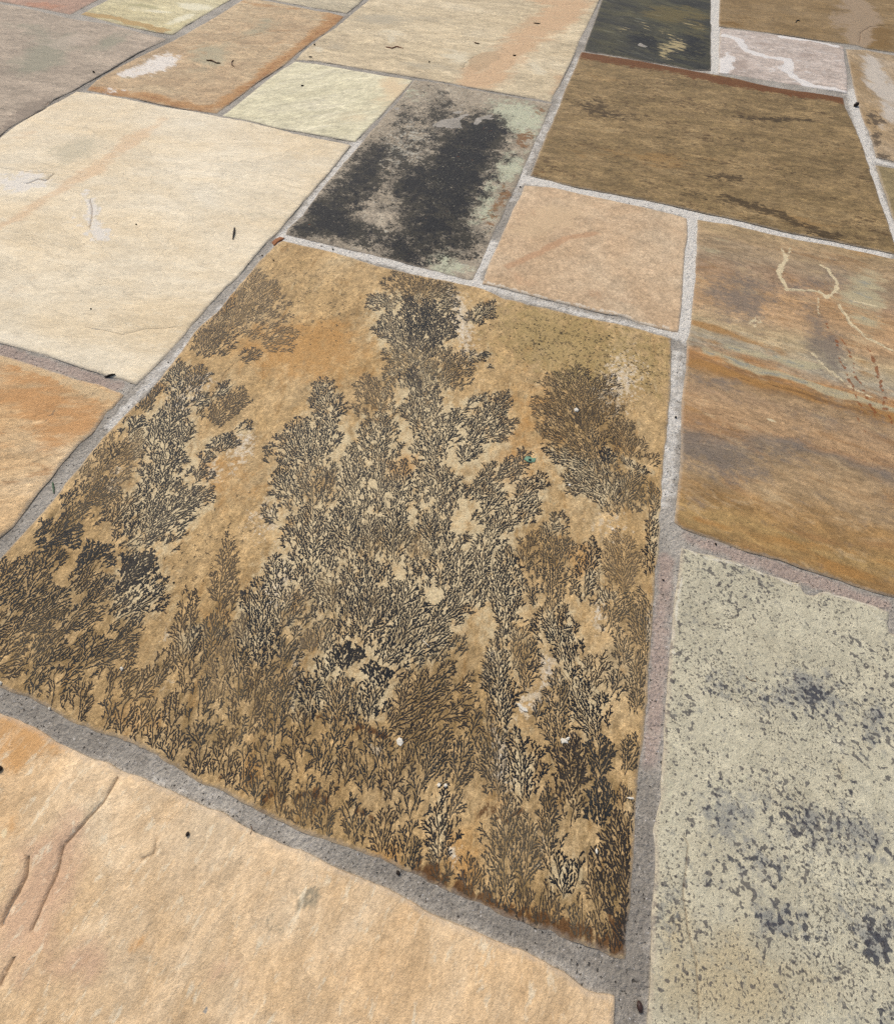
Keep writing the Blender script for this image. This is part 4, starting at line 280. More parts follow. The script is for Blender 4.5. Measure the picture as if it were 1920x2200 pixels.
def o(**k): return k
MATS = {
 'fern': dict(cleft=.12, ctone=.05, pal=['b59565', 'c6a572', 'd2b382', 'dfc79b'], rot=80, sx=1.6, scale=11, grain=.28, mot=1.25, pepper=.7, pepcol='6a4a28', bump=.0011, layers=[
   (None, '9c7238', o(amp=2.2, sc=45, sx=3, rot=97, lo=.58, hi=.95, str=.6)), (None, 'e3cb9c', o(amp=2.2, sc=70, sx=4, rot=97, lo=.66, hi=1.0, str=.6)), ('m5', 'ead6ab', o(amp=2.0, sc=90, sx=1.5, rot=97, lo=.3, hi=.95, str=.9)), ('m4', 'b39c66', o(amp=2.0, sc=60, lo=.35, hi=1.0, str=.7)), ('m0', 'cd9a58', o(amp=2.0, sc=50, lo=.3, hi=1.1, str=.75)),
   ('m1', 'e6d2b0', o(amp=3.2, sc=120, lo=.62, hi=.95, str=.9)), ('m1', 'f1e6d2', o(amp=4.5, sc=170, lo=1.05, hi=1.4, str=.9)),
   ('m2', '7a6238', o(amp=2.0, sc=120, sx=2, rot=97, lo=.4, hi=1.15, str=.7)), ('m3', '5e3a1c', o(amp=3.0, sc=110, sx=2, rot=85, lo=.55, hi=.85, str=.85)),
   (None, '4e3820', o(amp=2.2, sc=210, lo=.78, hi=.95, str=.45))]),
 'cream': dict(pal=['f0d9b0', 'f6e3bf', 'faecce', 'fcf2da'], rot=12, sx=2.5, scale=7, grain=.09, mot=.45, cleft=1.4, csc=4, ctone=.045, pepper=.25, pepcol='b39a78', bump=.0012, layers=[
   ('m0', 'ecc9a0', o(amp=1.6, sc=40, sx=2.5, rot=35, lo=.35, hi=1.0, str=.65)), ('m1', 'f6efe2', o(amp=2.0, sc=60, lo=.45, hi=.75, str=.9)), ('m2', 'cfc5a8', o(amp=1.6, sc=50, lo=.35, hi=.95, str=.7)),
   (None, 'fdf0d2', o(amp=2.4, sc=95, sx=2, rot=10, lo=.6, hi=.95, str=.6)), (None, 'e6c9a2', o(amp=2.4, sc=120, lo=.72, hi=1.0, str=.45))]),
 'taupe': dict(pal=['9c8d7b', 'ac9c88', 'b8a792', 'c2b29c'], rot=5, sx=3, scale=8, grain=.12, pepper=.3, bump=.0012, layers=[
   ('m0', '97957f', o(amp=1.4, sc=16, lo=.35, hi=.9, str=.8)), ('m1', 'c9b8a4', o(amp=1.6, sc=40, sx=3, lo=.5, hi=.95, str=.6)), ('m2', '857567', o(amp=1.6, sc=60, lo=.45, hi=.9, str=.6)),
   (None, '857a68', o(amp=2.2, sc=60, sx=3, lo=.68, hi=.95, str=.5))]),
 'blush': dict(pal=['a5826c', 'b5907a', 'bf9f88'], scale=9, layers=[('m0', 'bd8262', o(amp=1.5, sc=30, lo=.4, hi=.9, str=.8))]),
 'butter': dict(pal=['c4b689', 'd2c698', 'dcd1a6', 'e2d8b0'], rot=0, sx=3, scale=10, layers=[
   ('m0', 'bd9a5c', o(amp=1.0, sc=30, sx=3, lo=.4, hi=.7, str=.9)), ('m1', 'f3eccb', o(amp=1.4, sc=30, sx=3, lo=.4, hi=.75, str=.95)), ('m2', 'a5a06f', o(amp=2, sc=40, sx=5, lo=.5, hi=.9, str=.7))]),
 'swirl': dict(csc=9, ctone=.12, pal=['bda079', 'c8ab84', 'd2b890', 'd8c29c'], rot=15, sx=2.5, scale=9, dist=2.0, grain=.14, layers=[
   ('m2', 'b5ad8e', o(amp=1.3, sc=20, lo=.4, hi=.9, str=.8)), ('m3', 'b98e60', o(amp=1.2, sc=30, sx=3, rot=15, lo=.45, hi=.8, str=.7)), ('m0', 'bf8c52', o(amp=1.6, sc=40, sx=2, rot=30, lo=.35, hi=.9, str=.85)),
   ('m0', '9a6026', o(amp=1.6, sc=50, lo=.85, hi=1.2, str=.7)), ('m1', 'f6eee2', o(amp=1.7, sc=55, sx=2, rot=-20, lo=.42, hi=.75, str=.95)), (None, 'e6d4b0', o(amp=2.4, sc=40, sx=3, dist=1.5, lo=.72, hi=.95, str=.6))]),
 'sand': dict(pal=['c1b495', 'cec1a2', 'd8ccb0'], rot=0, sx=3, scale=9),
 'peach': dict(pal=['d2bf9d', 'dcc9a4', 'e4d2ae', 'eadbba'], rot=4, sx=3, scale=8, grain=.12, layers=[
   ('m3', 'efe3c4', o(amp=1.8, sc=35, sx=3, lo=.45, hi=.85, str=.8)), ('m2', 'c5baa0', o(amp=1.6, sc=30, sx=3, lo=.42, hi=.9, str=.75)), ('m0', 'e0ba90', o(amp=1.7, sc=26, sx=2, rot=40, lo=.38, hi=.95, str=.85)),
   ('m1', 'cdb08a', o(amp=.35, sc=40, lo=.5, hi=.62, str=.8)), (None, 'b9a27c', o(amp=2.4, sc=70, sx=4, lo=.78, hi=1.0, str=.5))]),
 'lime': dict(cleft=.1, ctone=.03, pal=['e0d6b0', 'e7dfba', 'ebe3c0', 'efe6c8'], rot=40, sx=3, scale=16, grain=.08, pepper=.1, bump=.0008, layers=[
   ('m0', 'eed4aa', o(amp=1.3, sc=30, sx=2, rot=40, lo=.35, hi=.95, str=.85)), (None, 'f1ead0', o(amp=2.2, sc=60, sx=4, rot=40, lo=.62, hi=.9, str=.55))]),
 'moss': dict(pal=['a2947e', 'b0a28b', 'bdaf98', 'c8bba3'], scale=14, grain=.16, bump=.0016, layers=[
   ('m1', 'cfd2b4', o(amp=1.9, sc=50, lo=.3, hi=.8, str=.9)), (None, 'd9d3bf', o(amp=2.6, sc=80, ro=.75, lo=.66, hi=.85, str=.7)), ('m2', '8f6234', o(amp=2.4, sc=60, lo=.5, hi=.85, str=.8)), ('m3', 'd6d2c0', o(amp=3.4, sc=90, lo=.85, hi=1.1, str=.75)),
   ('m0', '6e675c', o(amp=2.4, sc=150, ro=.78, amp2=1.6, sc2=30, lo=.25, hi=.7, str=.7)), ('m0', '36352f', o(amp=2.6, sc=170, ro=.78, amp2=1.8, sc2=34, lo=.47, hi=.58, str=.94)), ('m0', '1d2127', o(amp=2.3, sc=130, ro=.78, amp2=1.6, sc2=24, lo=.70, hi=.82, str=.96)),
   ('m0', 'b9b49c', o(amp=4.2, sc=200, ro=.7, lo=1.32, hi=1.6, str=.8)), ('m0', '7a3f1c', o(amp=4.2, sc=70, lo=1.55, hi=1.75, str=.8))]),
 'umber': dict(cleft=.2, pal=['7f6845', '917a52', 'a3895f', 'b59c70'], rot=5, sx=2.6, scale=30, grain=.24, mot=1.3, pepper=.75, pepcol='3c2d1b', bump=.0012, layers=[
   ('m2', 'aa8652', o(amp=2.2, sc=60, sx=4, rot=5, lo=.5, hi=.95, str=.7)), (None, '5a442a', o(amp=2.6, sc=95, sx=1.9, rot=4, ro=.75, amp2=1.2, sc2=14, lo=.66, hi=.9, str=.8)),
   (None, 'c29f6b', o(amp=2.6, sc=120, sx=2.4, rot=6, ro=.75, lo=.70, hi=.95, str=.65)), (None, '4a3722', o(amp=2.6, sc=190, sx=3.5, rot=5, ro=.7, amp2=1.0, sc2=16, lo=.68, hi=.95, str=.7)), ('m1', '42331f', o(amp=2.8, sc=120, sx=2.2, rot=4, lo=.6, hi=.85, str=.8)), ('m0', '74431a', o(amp=1.9, sc=130, sx=2, lo=.42, hi=.72, str=.88))]),
 'slate': dict(cleft=.2, pal=['2c2e2d', '3c3d38', '55533f', '6b6444'], rot=-15, sx=4, scale=22, grain=.2, layers=[
   ('m2', '75683f', o(amp=2.0, sc=50, sx=4, rot=-12, lo=.45, hi=.85, str=.8)), ('m1', '1f2328', o(amp=2.6, sc=90, sx=2.5, rot=-15, lo=.55, hi=.75, str=.9)),
   ('m0', 'c4b283', o(amp=3.0, sc=80, sx=3.5, rot=-15, lo=.68, hi=.9, str=.85)), (None, '8f8f7c', o(amp=2.6, sc=70, sx=7, rot=-15, lo=.78, hi=.95, str=.6))]),
 'chalk': dict(pal=['c6b5a6', 'd0c0b2', 'd8cabd', 'dfd3c8'], rot=5, sx=2, scale=12, dist=1.6, grain=.08, pepper=.1, layers=[
   ('m1', 'bba99b', o(amp=1.2, sc=24, lo=.4, hi=.8, str=.8)), ('m0', 'f6f1ea', o(amp=1.0, sc=40, lo=.42, hi=.62, str=.95)), (None, 'f2ebe2', o(amp=2.2, sc=30, sx=2.2, dist=2, lo=.68, hi=.85, str=.75))]),
 'olive': dict(pal=['8a7149', '9a7f55', 'a48a62', 'b0966e'], scale=9, rot=10, sx=2, grain=.14, layers=[
   ('m1', '8b6c3c', o(amp=1.2, sc=22, lo=.4, hi=.75, str=.8)), ('m0', 'b39c80', o(amp=1.3, sc=22, lo=.38, hi=.75, str=.85)), (None, '7a6440', o(amp=2.2, sc=60, lo=.68, hi=.95, str=.5))]),
 'marble': dict(pal=['a3875f', 'b49a74', 'bfa887', 'cab69a'], scale=8, rot=-60, sx=2, grain=.12, layers=[
   ('m0', 'd9cfc0', o(amp=1.6, sc=24, sx=2, rot=-60, lo=.4, hi=.85, str=.9)), ('m1', '56493a', o(amp=2.6, sc=60, lo=.62, hi=.85, str=.8))]),
 'drab': dict(pal=['958460', 'a39169', 'ae9c76'], scale=10),
 'rose': dict(cleft=.08, ctone=.03, pal=['cfb08a', 'd9bb96', 'dfc5a2', 'e5cfae'], scale=7, grain=.17, pepper=.5, pepcol='98744e', bump=.0008, layers=[
   ('m0', 'e5c8a0', o(amp=1.4, sc=30, lo=.38, hi=.9, str=.7)), ('m1', 'cb9d76', o(amp=1.4, sc=24, lo=.4, hi=.9, str=.65)), ('m3', 'efe2cc', o(amp=3.2, sc=120, lo=.72, hi=1.0, str=.85)),
   (None, 'ecd2ac', o(amp=2.4, sc=110, lo=.72, hi=1, str=.5))]),
 'banded': dict(bands=['b8a078', 'b59c78', 'a8967c', 'b09478', 'c8a174', 'cfa97e', 'c4a680', 'd2bd94', 'b5b09c', 'c08a50', '8f6c46', 'b3956f', 'ab8f70', 'c2a078', 'b08a64', '8d7f70', 'a38c6c', 'bda078', 'bda179', 'a98450', 'b6975f', 'a5814e'], cleft=1.2, csc=9, ctone=.10, pal=['ab8861', 'bd9a70', 'c9a97e', 'd4b88e'], rot=-6, sx=3, scale=10, dist=.9, grain=.16, pepper=.4, bump=.0013, layers=[
   (None, 'a57c50', o(amp=2.4, sc=28, sx=5, rot=-7, dist=.8, lo=.56, hi=.95, str=.6)), (None, 'dabf94', o(amp=2.4, sc=34, sx=2.5, rot=-12, ro=.72, lo=.58, hi=.9, str=.6)), (None, '8f8172', o(amp=2.6, sc=55, sx=2.2, rot=-9, ro=.75, lo=.66, hi=1.0, str=.5)), ('m2', 'c9bd98', o(amp=1.7, sc=40, sx=4, rot=-7, lo=.4, hi=.8, str=.85)), ('m2', '9a9c92', o(amp=2.8, sc=70, sx=2.5, rot=-7, lo=.85, hi=1.15, str=.7)),
   ('m1', 'b98a4e', o(amp=2.0, sc=50, sx=5, rot=-7, lo=.35, hi=.95, str=.8)), ('m1', '7a5a38', o(amp=2.6, sc=50, sx=8, rot=-7, lo=1.0, hi=1.25, str=.7)),
   ('m0', '877b6f', o(amp=2.2, sc=120, sx=1.6, ro=.75, amp2=1.8, sc2=20, lo=.28, hi=1.1, str=.85)), ('m4', '92552c', o(amp=2.4, sc=90, sx=2, rot=60, lo=.55, hi=.8, str=.8)),
   ('m3', 'eddbb2', o(amp=1.7, sc=130, lo=.5, hi=.8, str=.95))]),
 'speckled': dict(cleft=.25, ctone=.04, csc=4, pal=['ccc3a6', 'd4ccb0', 'dbd4b8', 'e0dac4'], scale=10, mot=.5, grain=.10, pepper=0, bump=.0014, layers=[
   ('m1', 'cebd97', o(amp=1.2, sc=14, lo=.35, hi=.95, str=.8)), (None, 'aeab98', o(amp=2.6, sc=75, lo=.62, hi=1.0, str=.5)), (None, 'e0dcbc', o(amp=2.6, sc=80, lo=.72, hi=1.0, str=.6)),
   ('m0', '8b8d8c', o(amp=2.4, sc=95, ro=.7, amp2=1.6, sc2=22, lo=.38, hi=1.0, str=.7)), ('m0', '3d404c', o(amp=3.6, sc=165, det=3, ro=.5, dist=0, amp2=1.5, sc2=24, lo=.80, hi=1.05, str=.85)),
   (None, '4c4a50', o(amp=3.0, sc=190, det=1, ro=.5, dist=0, amp2=1.6, sc2=14, lo=.89, hi=1.08, str=.75)), (None, '4a4646', o(amp=3.0, sc=400, det=1, ro=.5, dist=0, amp2=1.2, sc2=18, lo=.84, hi=1.0, str=.7)), (None, '93938c', o(amp=2.8, sc=130, ro=.7, amp2=1.4, sc2=12, lo=.66, hi=1.05, str=.65)), ('m3', 'ebe5d0', o(amp=2.2, sc=90, lo=.6, hi=.9, str=.85))]),
 'golden': dict(pal=['e0bb8b', 'e8c79a', 'eed2aa', 'f2ddba'], k=1.3, rot=75, sx=1.6, scale=13, grain=.12, mot=.65, cleft=2.2, csc=7, ctone=.07, pepper=.15, pepcol='9a7448', bump=.0012, layers=[
   ('m2', 'dcb696', o(amp=1.5, sc=28, lo=.35, hi=.95, str=.75)), ('m0', 'd6a264', o(amp=2.0, sc=50, sx=1.6, lo=.4, hi=1.0, str=.8)), ('m1', '928c78', o(amp=2.4, sc=70, sx=1.6, rot=80, lo=.55, hi=.95, str=.75)),
   ('m3', 'f3dfb4', o(amp=1.6, sc=60, lo=.5, hi=.75, str=.9)), (None, 'f7e8c8', o(amp=2.4, sc=110, sx=2.2, rot=82, lo=.62, hi=.95, str=.75)), (None, 'cfa673', o(amp=2.4, sc=75, sx=2, rot=80, lo=.70, hi=1.1, str=.5))]),
 'amber': dict(pal=['d8b07c', 'dfba88', 'e4c496', 'e9cfa8'], rot=30, sx=2.6, scale=11, grain=.16, pepper=.4, pepcol='8a643c', bump=.0018, layers=[
   ('m0', 'd6a066', o(amp=2.0, sc=60, sx=3, rot=25, lo=.35, hi=1.0, str=.85)), ('m2', 'e4c79a', o(amp=2.0, sc=70, lo=.45, hi=.8, str=.85)), ('m1', '77695a', o(amp=2.8, sc=120, lo=.7, hi=1.0, str=.7)),
   (None, 'b27a42', o(amp=2.4, sc=60, sx=5, rot=25, lo=.70, hi=.95, str=.5))]),
}


# ------------------------------------------------------------------ the flagstones
def resample(poly, step):
    out = []; n = len(poly)
    for i in range(n):
        a, b = poly[i], poly[(i+1) % n]; k = max(1, int(round(np.linalg.norm(b-a)/step)))
        for j in range(k): out.append(a+(b-a)*j/k)
    return np.array(out)
def stone_height(P, i, z0, relief):
    x, y = P[:, 0]+i*7.31, P[:, 1]-i*3.17
    return z0+relief*(.0013*fbm(x*5, y*5, 3)+.0006*fbm(x*24, y*24, 3))
def crack_warp(P):
    return np.column_stack([.004*fbm(P[:, 0]*30, P[:, 1]*30+3, 4, .6), .004*fbm(P[:, 0]*30+8, P[:, 1]*30, 4, .6)])
def ridges(P, i, key, relief):
    """shallow splits and flaking of the rough cleft stones"""
    h = np.zeros(len(P)); Pw = P+crack_warp(P)
    for pts, w, dep in CRACKS.get(key, ()):
        L = np.array(pts); dd, bi, bt = segdist(Pw, L[:-1], L[1:])
        h -= dep*np.exp(-(dd/w)**2*1.2)
    if key == 'golden':
        x, y = P[:, 0], P[:, 1]
        h += .0014*np.round(2.2*fbm(x*9+3, y*4, 3))/2.2*np.clip((-.02-x)/.1, 0, 1)+.0007*fbm(x*45, y*30, 3)
    return h
def ring_inset(bd, d):
    t = np.roll(bd, -1, 0)-np.roll(bd, 1, 0); t /= np.linalg.norm(t, axis=1)[:, None]+1e-12
    return bd+np.stack([-t[:, 1], t[:, 0]], 1)*d
def make_stone(key, i, poly, jag, z0, relief, mat, masks, label=None, step=None):
    poly = np.array(poly)
    if ((poly[:, 0]*np.roll(poly[:, 1], -1)-np.roll(poly[:, 0], -1)*poly[:, 1]).sum()) < 0: poly = poly[::-1]
    cen = poly.mean(0); near = np.linalg.norm(cen)
    g = step or {'chalk': .008, 'banded': .0065}.get(key) or (.0075 if near < 1.1 else .011 if near < 1.8 else .016)
    bd = resample(poly, g*.6)
    t = np.roll(bd, -1, 0)-np.roll(bd, 1, 0); t /= np.linalg.norm(t, axis=1)[:, None]+1e-12
    nrm = np.stack([t[:, 1], -t[:, 0]], 1)
    a = jag*(.0019*fbm(bd[:, 0]*38+i, bd[:, 1]*38, 4, .62)-.0012*np.clip(fbm(bd[:, 0]*16, bd[:, 1]*16+i, 2)-.25, 0, 1)*6)
    bd = bd+nrm*a[:, None]
    lo, hi = bd.min(0), bd.max(0)
    nx, ny = int((hi[0]-lo[0])/g)+1, int((hi[1]-lo[1])/(g*.866))+1
    X, Y = np.meshgrid(np.arange(nx), np.arange(ny)); X = lo[0]+(X+.5*(Y % 2))*g; Y = lo[1]+Y*g*.866
    P = np.stack([X.ravel(), Y.ravel()], 1)+rng.uniform(-.15, .15, (nx*ny, 2))*g
    r1, r2 = ring_inset(bd, .0013), ring_inset(bd, .0038)
    extra = [r1, r2[::1]]
    for pts, w, dep in CRACKS.get(key, ()):
        L = resample(np.array(list(pts)), .004)[:-1]; L = L[segdist(L, np.array(pts)[:-1], np.array(pts)[1:])[0] < 1e-6]
        L = L-crack_warp(L)
        tt = np.gradient(L, axis=0); tt /= np.linalg.norm(tt, axis=1)[:, None]+1e-9; nn = np.stack([-tt[:, 1], tt[:, 0]], 1)
        extra += [L, L+nn*w*1.0, L-nn*w*1.0, L+nn*w*2, L-nn*w*2]
    bA, bB = bd, np.roll(bd, -1, 0)
    def keep(Q, dmin):
        Q = Q[inside(Q, bd)]; return Q[segdist(Q, bA, bB)[0] > dmin] if len(Q) else Q
    Ps = [keep(r1, .0009), keep(r2, .003), keep(P, .0055)]+[keep(e_, .002) for e_ in extra[2:]]
    P = np.concatenate([bd]+[q for q in Ps if len(q)])
    nb = len(bd)
    vo, _, fo, ov, _, _ = delaunay_2d_cdt([Vector(p) for p in P], [(j, (j+1) % nb) for j in range(nb)], [], 1, 1e-7)
    V = np.array([(v[0], v[1]) for v in vo])
    ed, _, _ = segdist(V, bA, bB); ed[[j for j, q in enumerate(ov) if any(r < nb for r in q)]] = 0
    z = stone_height(V, i, z0, relief)+ridges(V, i, key, relief)-.0013*(1-np.clip(ed/.004, 0, 1))**2*(.6+.8*vnoise(V[:, 0]*60, V[:, 1]*60))
    verts = np.column_stack([V, z]); faces = [tuple(f) for f in fo]
    # sides: a second loop of rim vertices and a foot set in the mortar
    cnt = {}
    for f in faces:
        for q in range(len(f)):
            ee = (f[q], f[(q+1) % len(f)]); cnt[ee] = 1
    rim = [ee for ee in cnt if (ee[1], ee[0]) not in cnt]
    ids = {}; add = []
    def dupv(v, low):
        if (v, low) not in ids:
            ids[(v, low)] = len(verts)+len(add)
            add.append((verts[v][0], verts[v][1], -.03 if low else verts[v][2]))
        return ids[(v, low)]
    side = []
    for a_, b_ in rim: side.append((dupv(b_, 0), dupv(a_, 0), dupv(a_, 1), dupv(b_, 1)))
    allv = np.vstack([verts, np.array(add)]); cx, cy = cen
    me = bpy.data.meshes.new('flagstone')
    allv = allv-np.array([cx, cy, 0]); me.from_pydata(allv.tolist(), [], faces+side)
    me.polygons.foreach_set('use_smooth', [True]*len(faces)+[False]*len(side))
    A2 = allv[:, :2]+np.array([cx, cy])
    W2 = A2+np.column_stack([.006*fbm(A2[:, 0]*14, A2[:, 1]*14+5, 3)+.003*fbm(A2[:, 0]*60, A2[:, 1]*60, 3), .006*fbm(A2[:, 0]*14+9, A2[:, 1]*14, 3)+.003*fbm(A2[:, 0]*60+4, A2[:, 1]*60, 3)])*(1+2*(near > 1.1))
    masks = dict(masks)
    if key in BANDS:
        wx, wy = W2[:, 0], W2[:, 1]; ys = []; vv = []
        for pts, v_ in BANDS[key]:
            L = np.array(pts); o_ = np.argsort(L[:, 0]); ys.append(np.interp(wx, L[o_, 0], L[o_, 1])); vv.append(v_)
        ys = np.array(ys); vv = np.array(vv); bv = np.zeros(len(wx))
        for q in range(len(wx)):
            o_ = np.argsort(ys[:, q]); bv[q] = np.interp(wy[q], ys[o_, q], vv[o_])
        me.attributes.new('band', 'FLOAT', 'POINT').data.foreach_set('value', bv.astype(np.float32))
    if key in CRACKS:
        masks['crk'] = None
        ca = np.zeros(len(A2))
        for pts, w, dep in CRACKS[key]:
            L = np.array(pts); dd, bi, bt = segdist(A2+crack_warp(A2), L[:-1], L[1:]); ca = np.maximum(ca, np.exp(-(dd/w)**2*1.5)*min(1, dep/.0016))
        me.attributes.new('crk', 'FLOAT', 'POINT').data.foreach_set('value', ca.astype(np.float32))
    for nm, bl in masks.items():
        if bl is None: continue
        me.attributes.new(nm, 'FLOAT', 'POINT').data.foreach_set('value', area_value(W2, bl).astype(np.float32))
    e_all = np.zeros(len(allv)); e_all[:len(ed)] = np.minimum(ed, .05)
    me.attributes.new('edge', 'FLOAT', 'POINT').data.foreach_set('value', e_all.astype(np.float32))
    me.materials.append(mat); me.update()
    ob = link(bpy.data.objects.new('flagstone', me), paving)
    ob.location = (cx, cy, 0)
    if label: ob['label'] = label
    return ob

# the bed of cement mortar that fills every joint: the ground sheet itself
def mortar_mat():
    t = NT('cement_mortar'); C = lambda h, k=1.4: lin(h, k)
    n = t.noise(t.co, 14, 6, .6, .3)
    col = t.ramp(n, [C('9c968b'), C('b0a99d'), C('c4bdb0')])
    nz = lambda sc, a, rot=0: t.math('MULTIPLY', t.math('SUBTRACT', t.noise(t.map(rot, 1, 1, sc*.01), sc, 6, .65), .5), a)
    w = t.step(t.math('ADD', t.attr('m0'), nz(60, 1.2)), .3, .75)
    col = t.mix(w, col, C('e9e4d9'))
    col = t.mix(t.step(t.math('ADD', t.attr('m1'), nz(40, 1.2)), .4, .9, 0, .6), col, C('bda394'))
    col = t.mix(t.step(t.math('ADD', t.attr('m2'), nz(50, 1.2)), .35, .85, 0, .85), col, C('938c81'))  # joint grime, and shade at the near end painted in as darker mortar
    col = t.mix(t.step(t.math('ADD', t.attr('m3'), nz(80, 1.2)), .45, .8, 0, .8), col, C('9a5a34'))
    g1 = t.noise(t.co, 900, 2, .6); g2 = t.noise(t.co, 260, 3, .6)
    gv = t.step(t.math('ADD', t.math('MULTIPLY', g1, .5), t.math('MULTIPLY', g2, .5)), .3, .7, .68, 1.3)
    vm = t.n.new('ShaderNodeVectorMath'); vm.operation = 'SCALE'; t.t.links.new(col, vm.inputs[0]); t.t.links.new(gv, vm.inputs['Scale']); col = vm.outputs[0]
    pit = t.step(t.noise(t.map(0, 1, 1, .4), 300, 2, .5), .66, .72)
    col = t.mix(t.math('MULTIPLY', pit, .8), col, C('37322e'))
    col = t.mix(t.step(t.noise(t.map(0, 1, 1, .9), 420, 2, .5), .68, .74, 0, .8), col, C('efeae4'))
    h = t.math('SUBTRACT', t.math('ADD', t.math('MULTIPLY', g2, .8), t.math('MULTIPLY', t.noise(t.co, 70, 5, .6), 1.3)), t.math('MULTIPLY', pit, .7))
    return t.done(col, h, .0024, .85, .25)
X = np.concatenate([np.linspace(-9, -1.4, 39)[:-1], np.arange(-1.4, 1.3, .011), np.linspace(1.3, 9, 39)])
Y = np.concatenate([np.linspace(-6, -.5, 29)[:-1], np.arange(-.5, 1.9, .011), np.linspace(1.9, 14, 120)])
XX, YY = np.meshgrid(X, Y); P = np.stack([XX.ravel(), YY.ravel()], 1)
Z = -.0009+.0008*fbm(P[:, 0]*8, P[:, 1]*8, 3)+.0007*fbm(P[:, 0]*40, P[:, 1]*40, 2)
nx = len(X); idx = np.arange(len(P)).reshape(len(Y), nx)
F = np.stack([idx[:-1, :-1], idx[:-1, 1:], idx[1:, 1:], idx[1:, :-1]], -1).reshape(-1, 4)
me = bpy.data.meshes.new('stone_paving'); me.from_pydata(np.column_stack([P, Z]).tolist(), [], F.tolist())
me.polygons.foreach_set('use_smooth', [True]*len(F))
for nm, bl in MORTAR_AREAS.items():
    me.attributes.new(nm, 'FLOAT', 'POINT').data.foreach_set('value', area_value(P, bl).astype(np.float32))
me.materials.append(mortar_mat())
paving = link(bpy.data.objects.new('stone_paving', me), None, kind='structure', label='sandstone flagstone paving laid in grey cement mortar joints', category='paving')

# ------------------------------------------------------------------ black and brown mineral ferns (dendrites) grown on the ochre slab
FI = list(STONES).index('fern')
fpoly = np.array(STONES['fern'][1]); lo = fpoly.min(0)-.02; hi = fpoly.max(0)+.02
CELL = .0007; NX, NY = ((hi-lo)/CELL).astype(int)+2
occ = np.zeros((NX, NY), np.int32)
gx, gy = np.meshgrid(lo[0]+(np.arange(NX)+.5)*CELL*1, lo[1]+(np.arange(NY)+.5)*CELL, indexing='ij')
ins = np.zeros((NX, NY), bool)
pts = np.stack([gx.ravel(), gy.ravel()], 1); ins = inside(pts, fpoly).reshape(NX, NY)
ins[:3] = ins[-3:] = False; ins[:, :3] = ins[:, -3:] = False
occ[~ins] = -1
rr = random.Random(11)
STEP = .0008
branches = []            # (points, generation, class, position along the plume)
def cellof(x, y): return int((x-lo[0])/CELL), int((y-lo[1])/CELL)
def mark(x, y, bid, r=1):
    a, b = cellof(x, y)
    sl = occ[a-r:a+r+1, b-r:b+r+1]; sl[sl == 0] = bid
class Plume:
    def __init__(s, bx, by, tx, ty, hw, cl, dn):
        s.b = (bx, by); s.L = math.hypot(tx-bx, ty-by); s.ux, s.uy = (tx-bx)/s.L, (ty-by)/s.L; s.hw = hw*1.27; s.cl = cl; s.dn = dn
        s.ph = rr.random()*50; s.skew = rr.uniform(-.15, .15)
    def pos(s, x, y):
        dx, dy = x-s.b[0], y-s.b[1]; return dx*s.ux+dy*s.uy, -dx*s.uy+dy*s.ux
    def ok(s, x, y, k=1.0):
        t, w = s.pos(x, y); q = t/s.L
        if q < -.05 or q > 1.03+.05*k: return False
        return abs(w) < s.hw*k*min(1, (q+.12)/.3)*max(0, 1.08-q)**.85*1.32+.001
    def fill(s, x, y, k=1.0):
        t, w = s.pos(x, y); q = t/s.L
        if q < -.1 or q > 1.02: return -1
        e_ = s.hw*k*max(.05, 1-abs(2*q-.75)**2.4/1.9)
        return 1-abs(w)/e_
def grow(pl, x, y, ang, maxlen, bid, parent, gen, curl, target):
    kf = .38+.8*rr.random()**1.1+(.25 if rr.random() < .15 else 0) if gen == 1 else 1.6
    """walk until the plume's outline, another branch or the stone's edge stops it"""
    pts = [(x, y)]; n = int(maxlen/STEP); la = STEP*1.35; free = int(3.2/ .9) if gen else 2
    jit = .06 if gen < 2 else .11
    for k in range(n):
        ang += rr.gauss(0, jit)+curl*math.sin(target-ang)
        cx_, sx_ = math.cos(ang), math.sin(ang)
        x2, y2 = x+STEP*cx_, y+STEP*sx_
        if gen and not (pl.fill(x2, y2, 1.1) > -.05 if gen == 1.5 else pl.ok(x2, y2, kf*(1 if gen == 1 else 1.2)) or pl.fill(x2, y2, 1.05) > .3): break
        a, b = cellof(x+la*cx_, y+la*sx_)
        if a < 3 or b < 3 or a >= NX-3 or b >= NY-3: break
        q = occ[a, b]
        if q and q != bid and not (q == parent and k < free): break
        x, y = x2, y2; pts.append((x, y))
        if k > 1: mark(pts[-2][0], pts[-2][1], bid)
    return pts
plumes = [Plume(*f) for f in FERNS]
todo = []
for pl in plumes:
    bid = len(branches)+1; base = math.atan2(pl.uy, pl.ux)
    if True:
        n = int(pl.L/STEP); x, y = pl.b; pts = [(x, y)]; ang = base+rr.gauss(0, .08); alive = False
        for k in range(n):
            ang += rr.gauss(0, .07)+.06*math.sin(base-ang); x += STEP*math.cos(ang); y += STEP*math.sin(ang)
            a, b = cellof(x, y)
            if not (3 < a < NX-3 and 3 < b < NY-3) or occ[a, b] == -1:
                if alive: break
                pts = [(x, y)]; continue
            if occ[a, b] not in (0, bid):
                if len(pts) > 3: break
            alive = True; pts.append((x, y)); mark(x, y, bid, 1)
        branches.append((pts, 0, pl, bid))
FILL = 24000
xx = lo[0]+np.arange(NX)*CELL; yy = lo[1]+np.arange(NY)*CELL; gx, gy = np.meshgrid(xx, yy, indexing='ij')
patch = .55*fbm(gx*26, gy*20, 3); tonef = np.clip(.30+1.0*fbm(gx*17+4, gy*12+9, 3), 0, .75)
gens = {0: [q+(1.0,) for q in branches]}
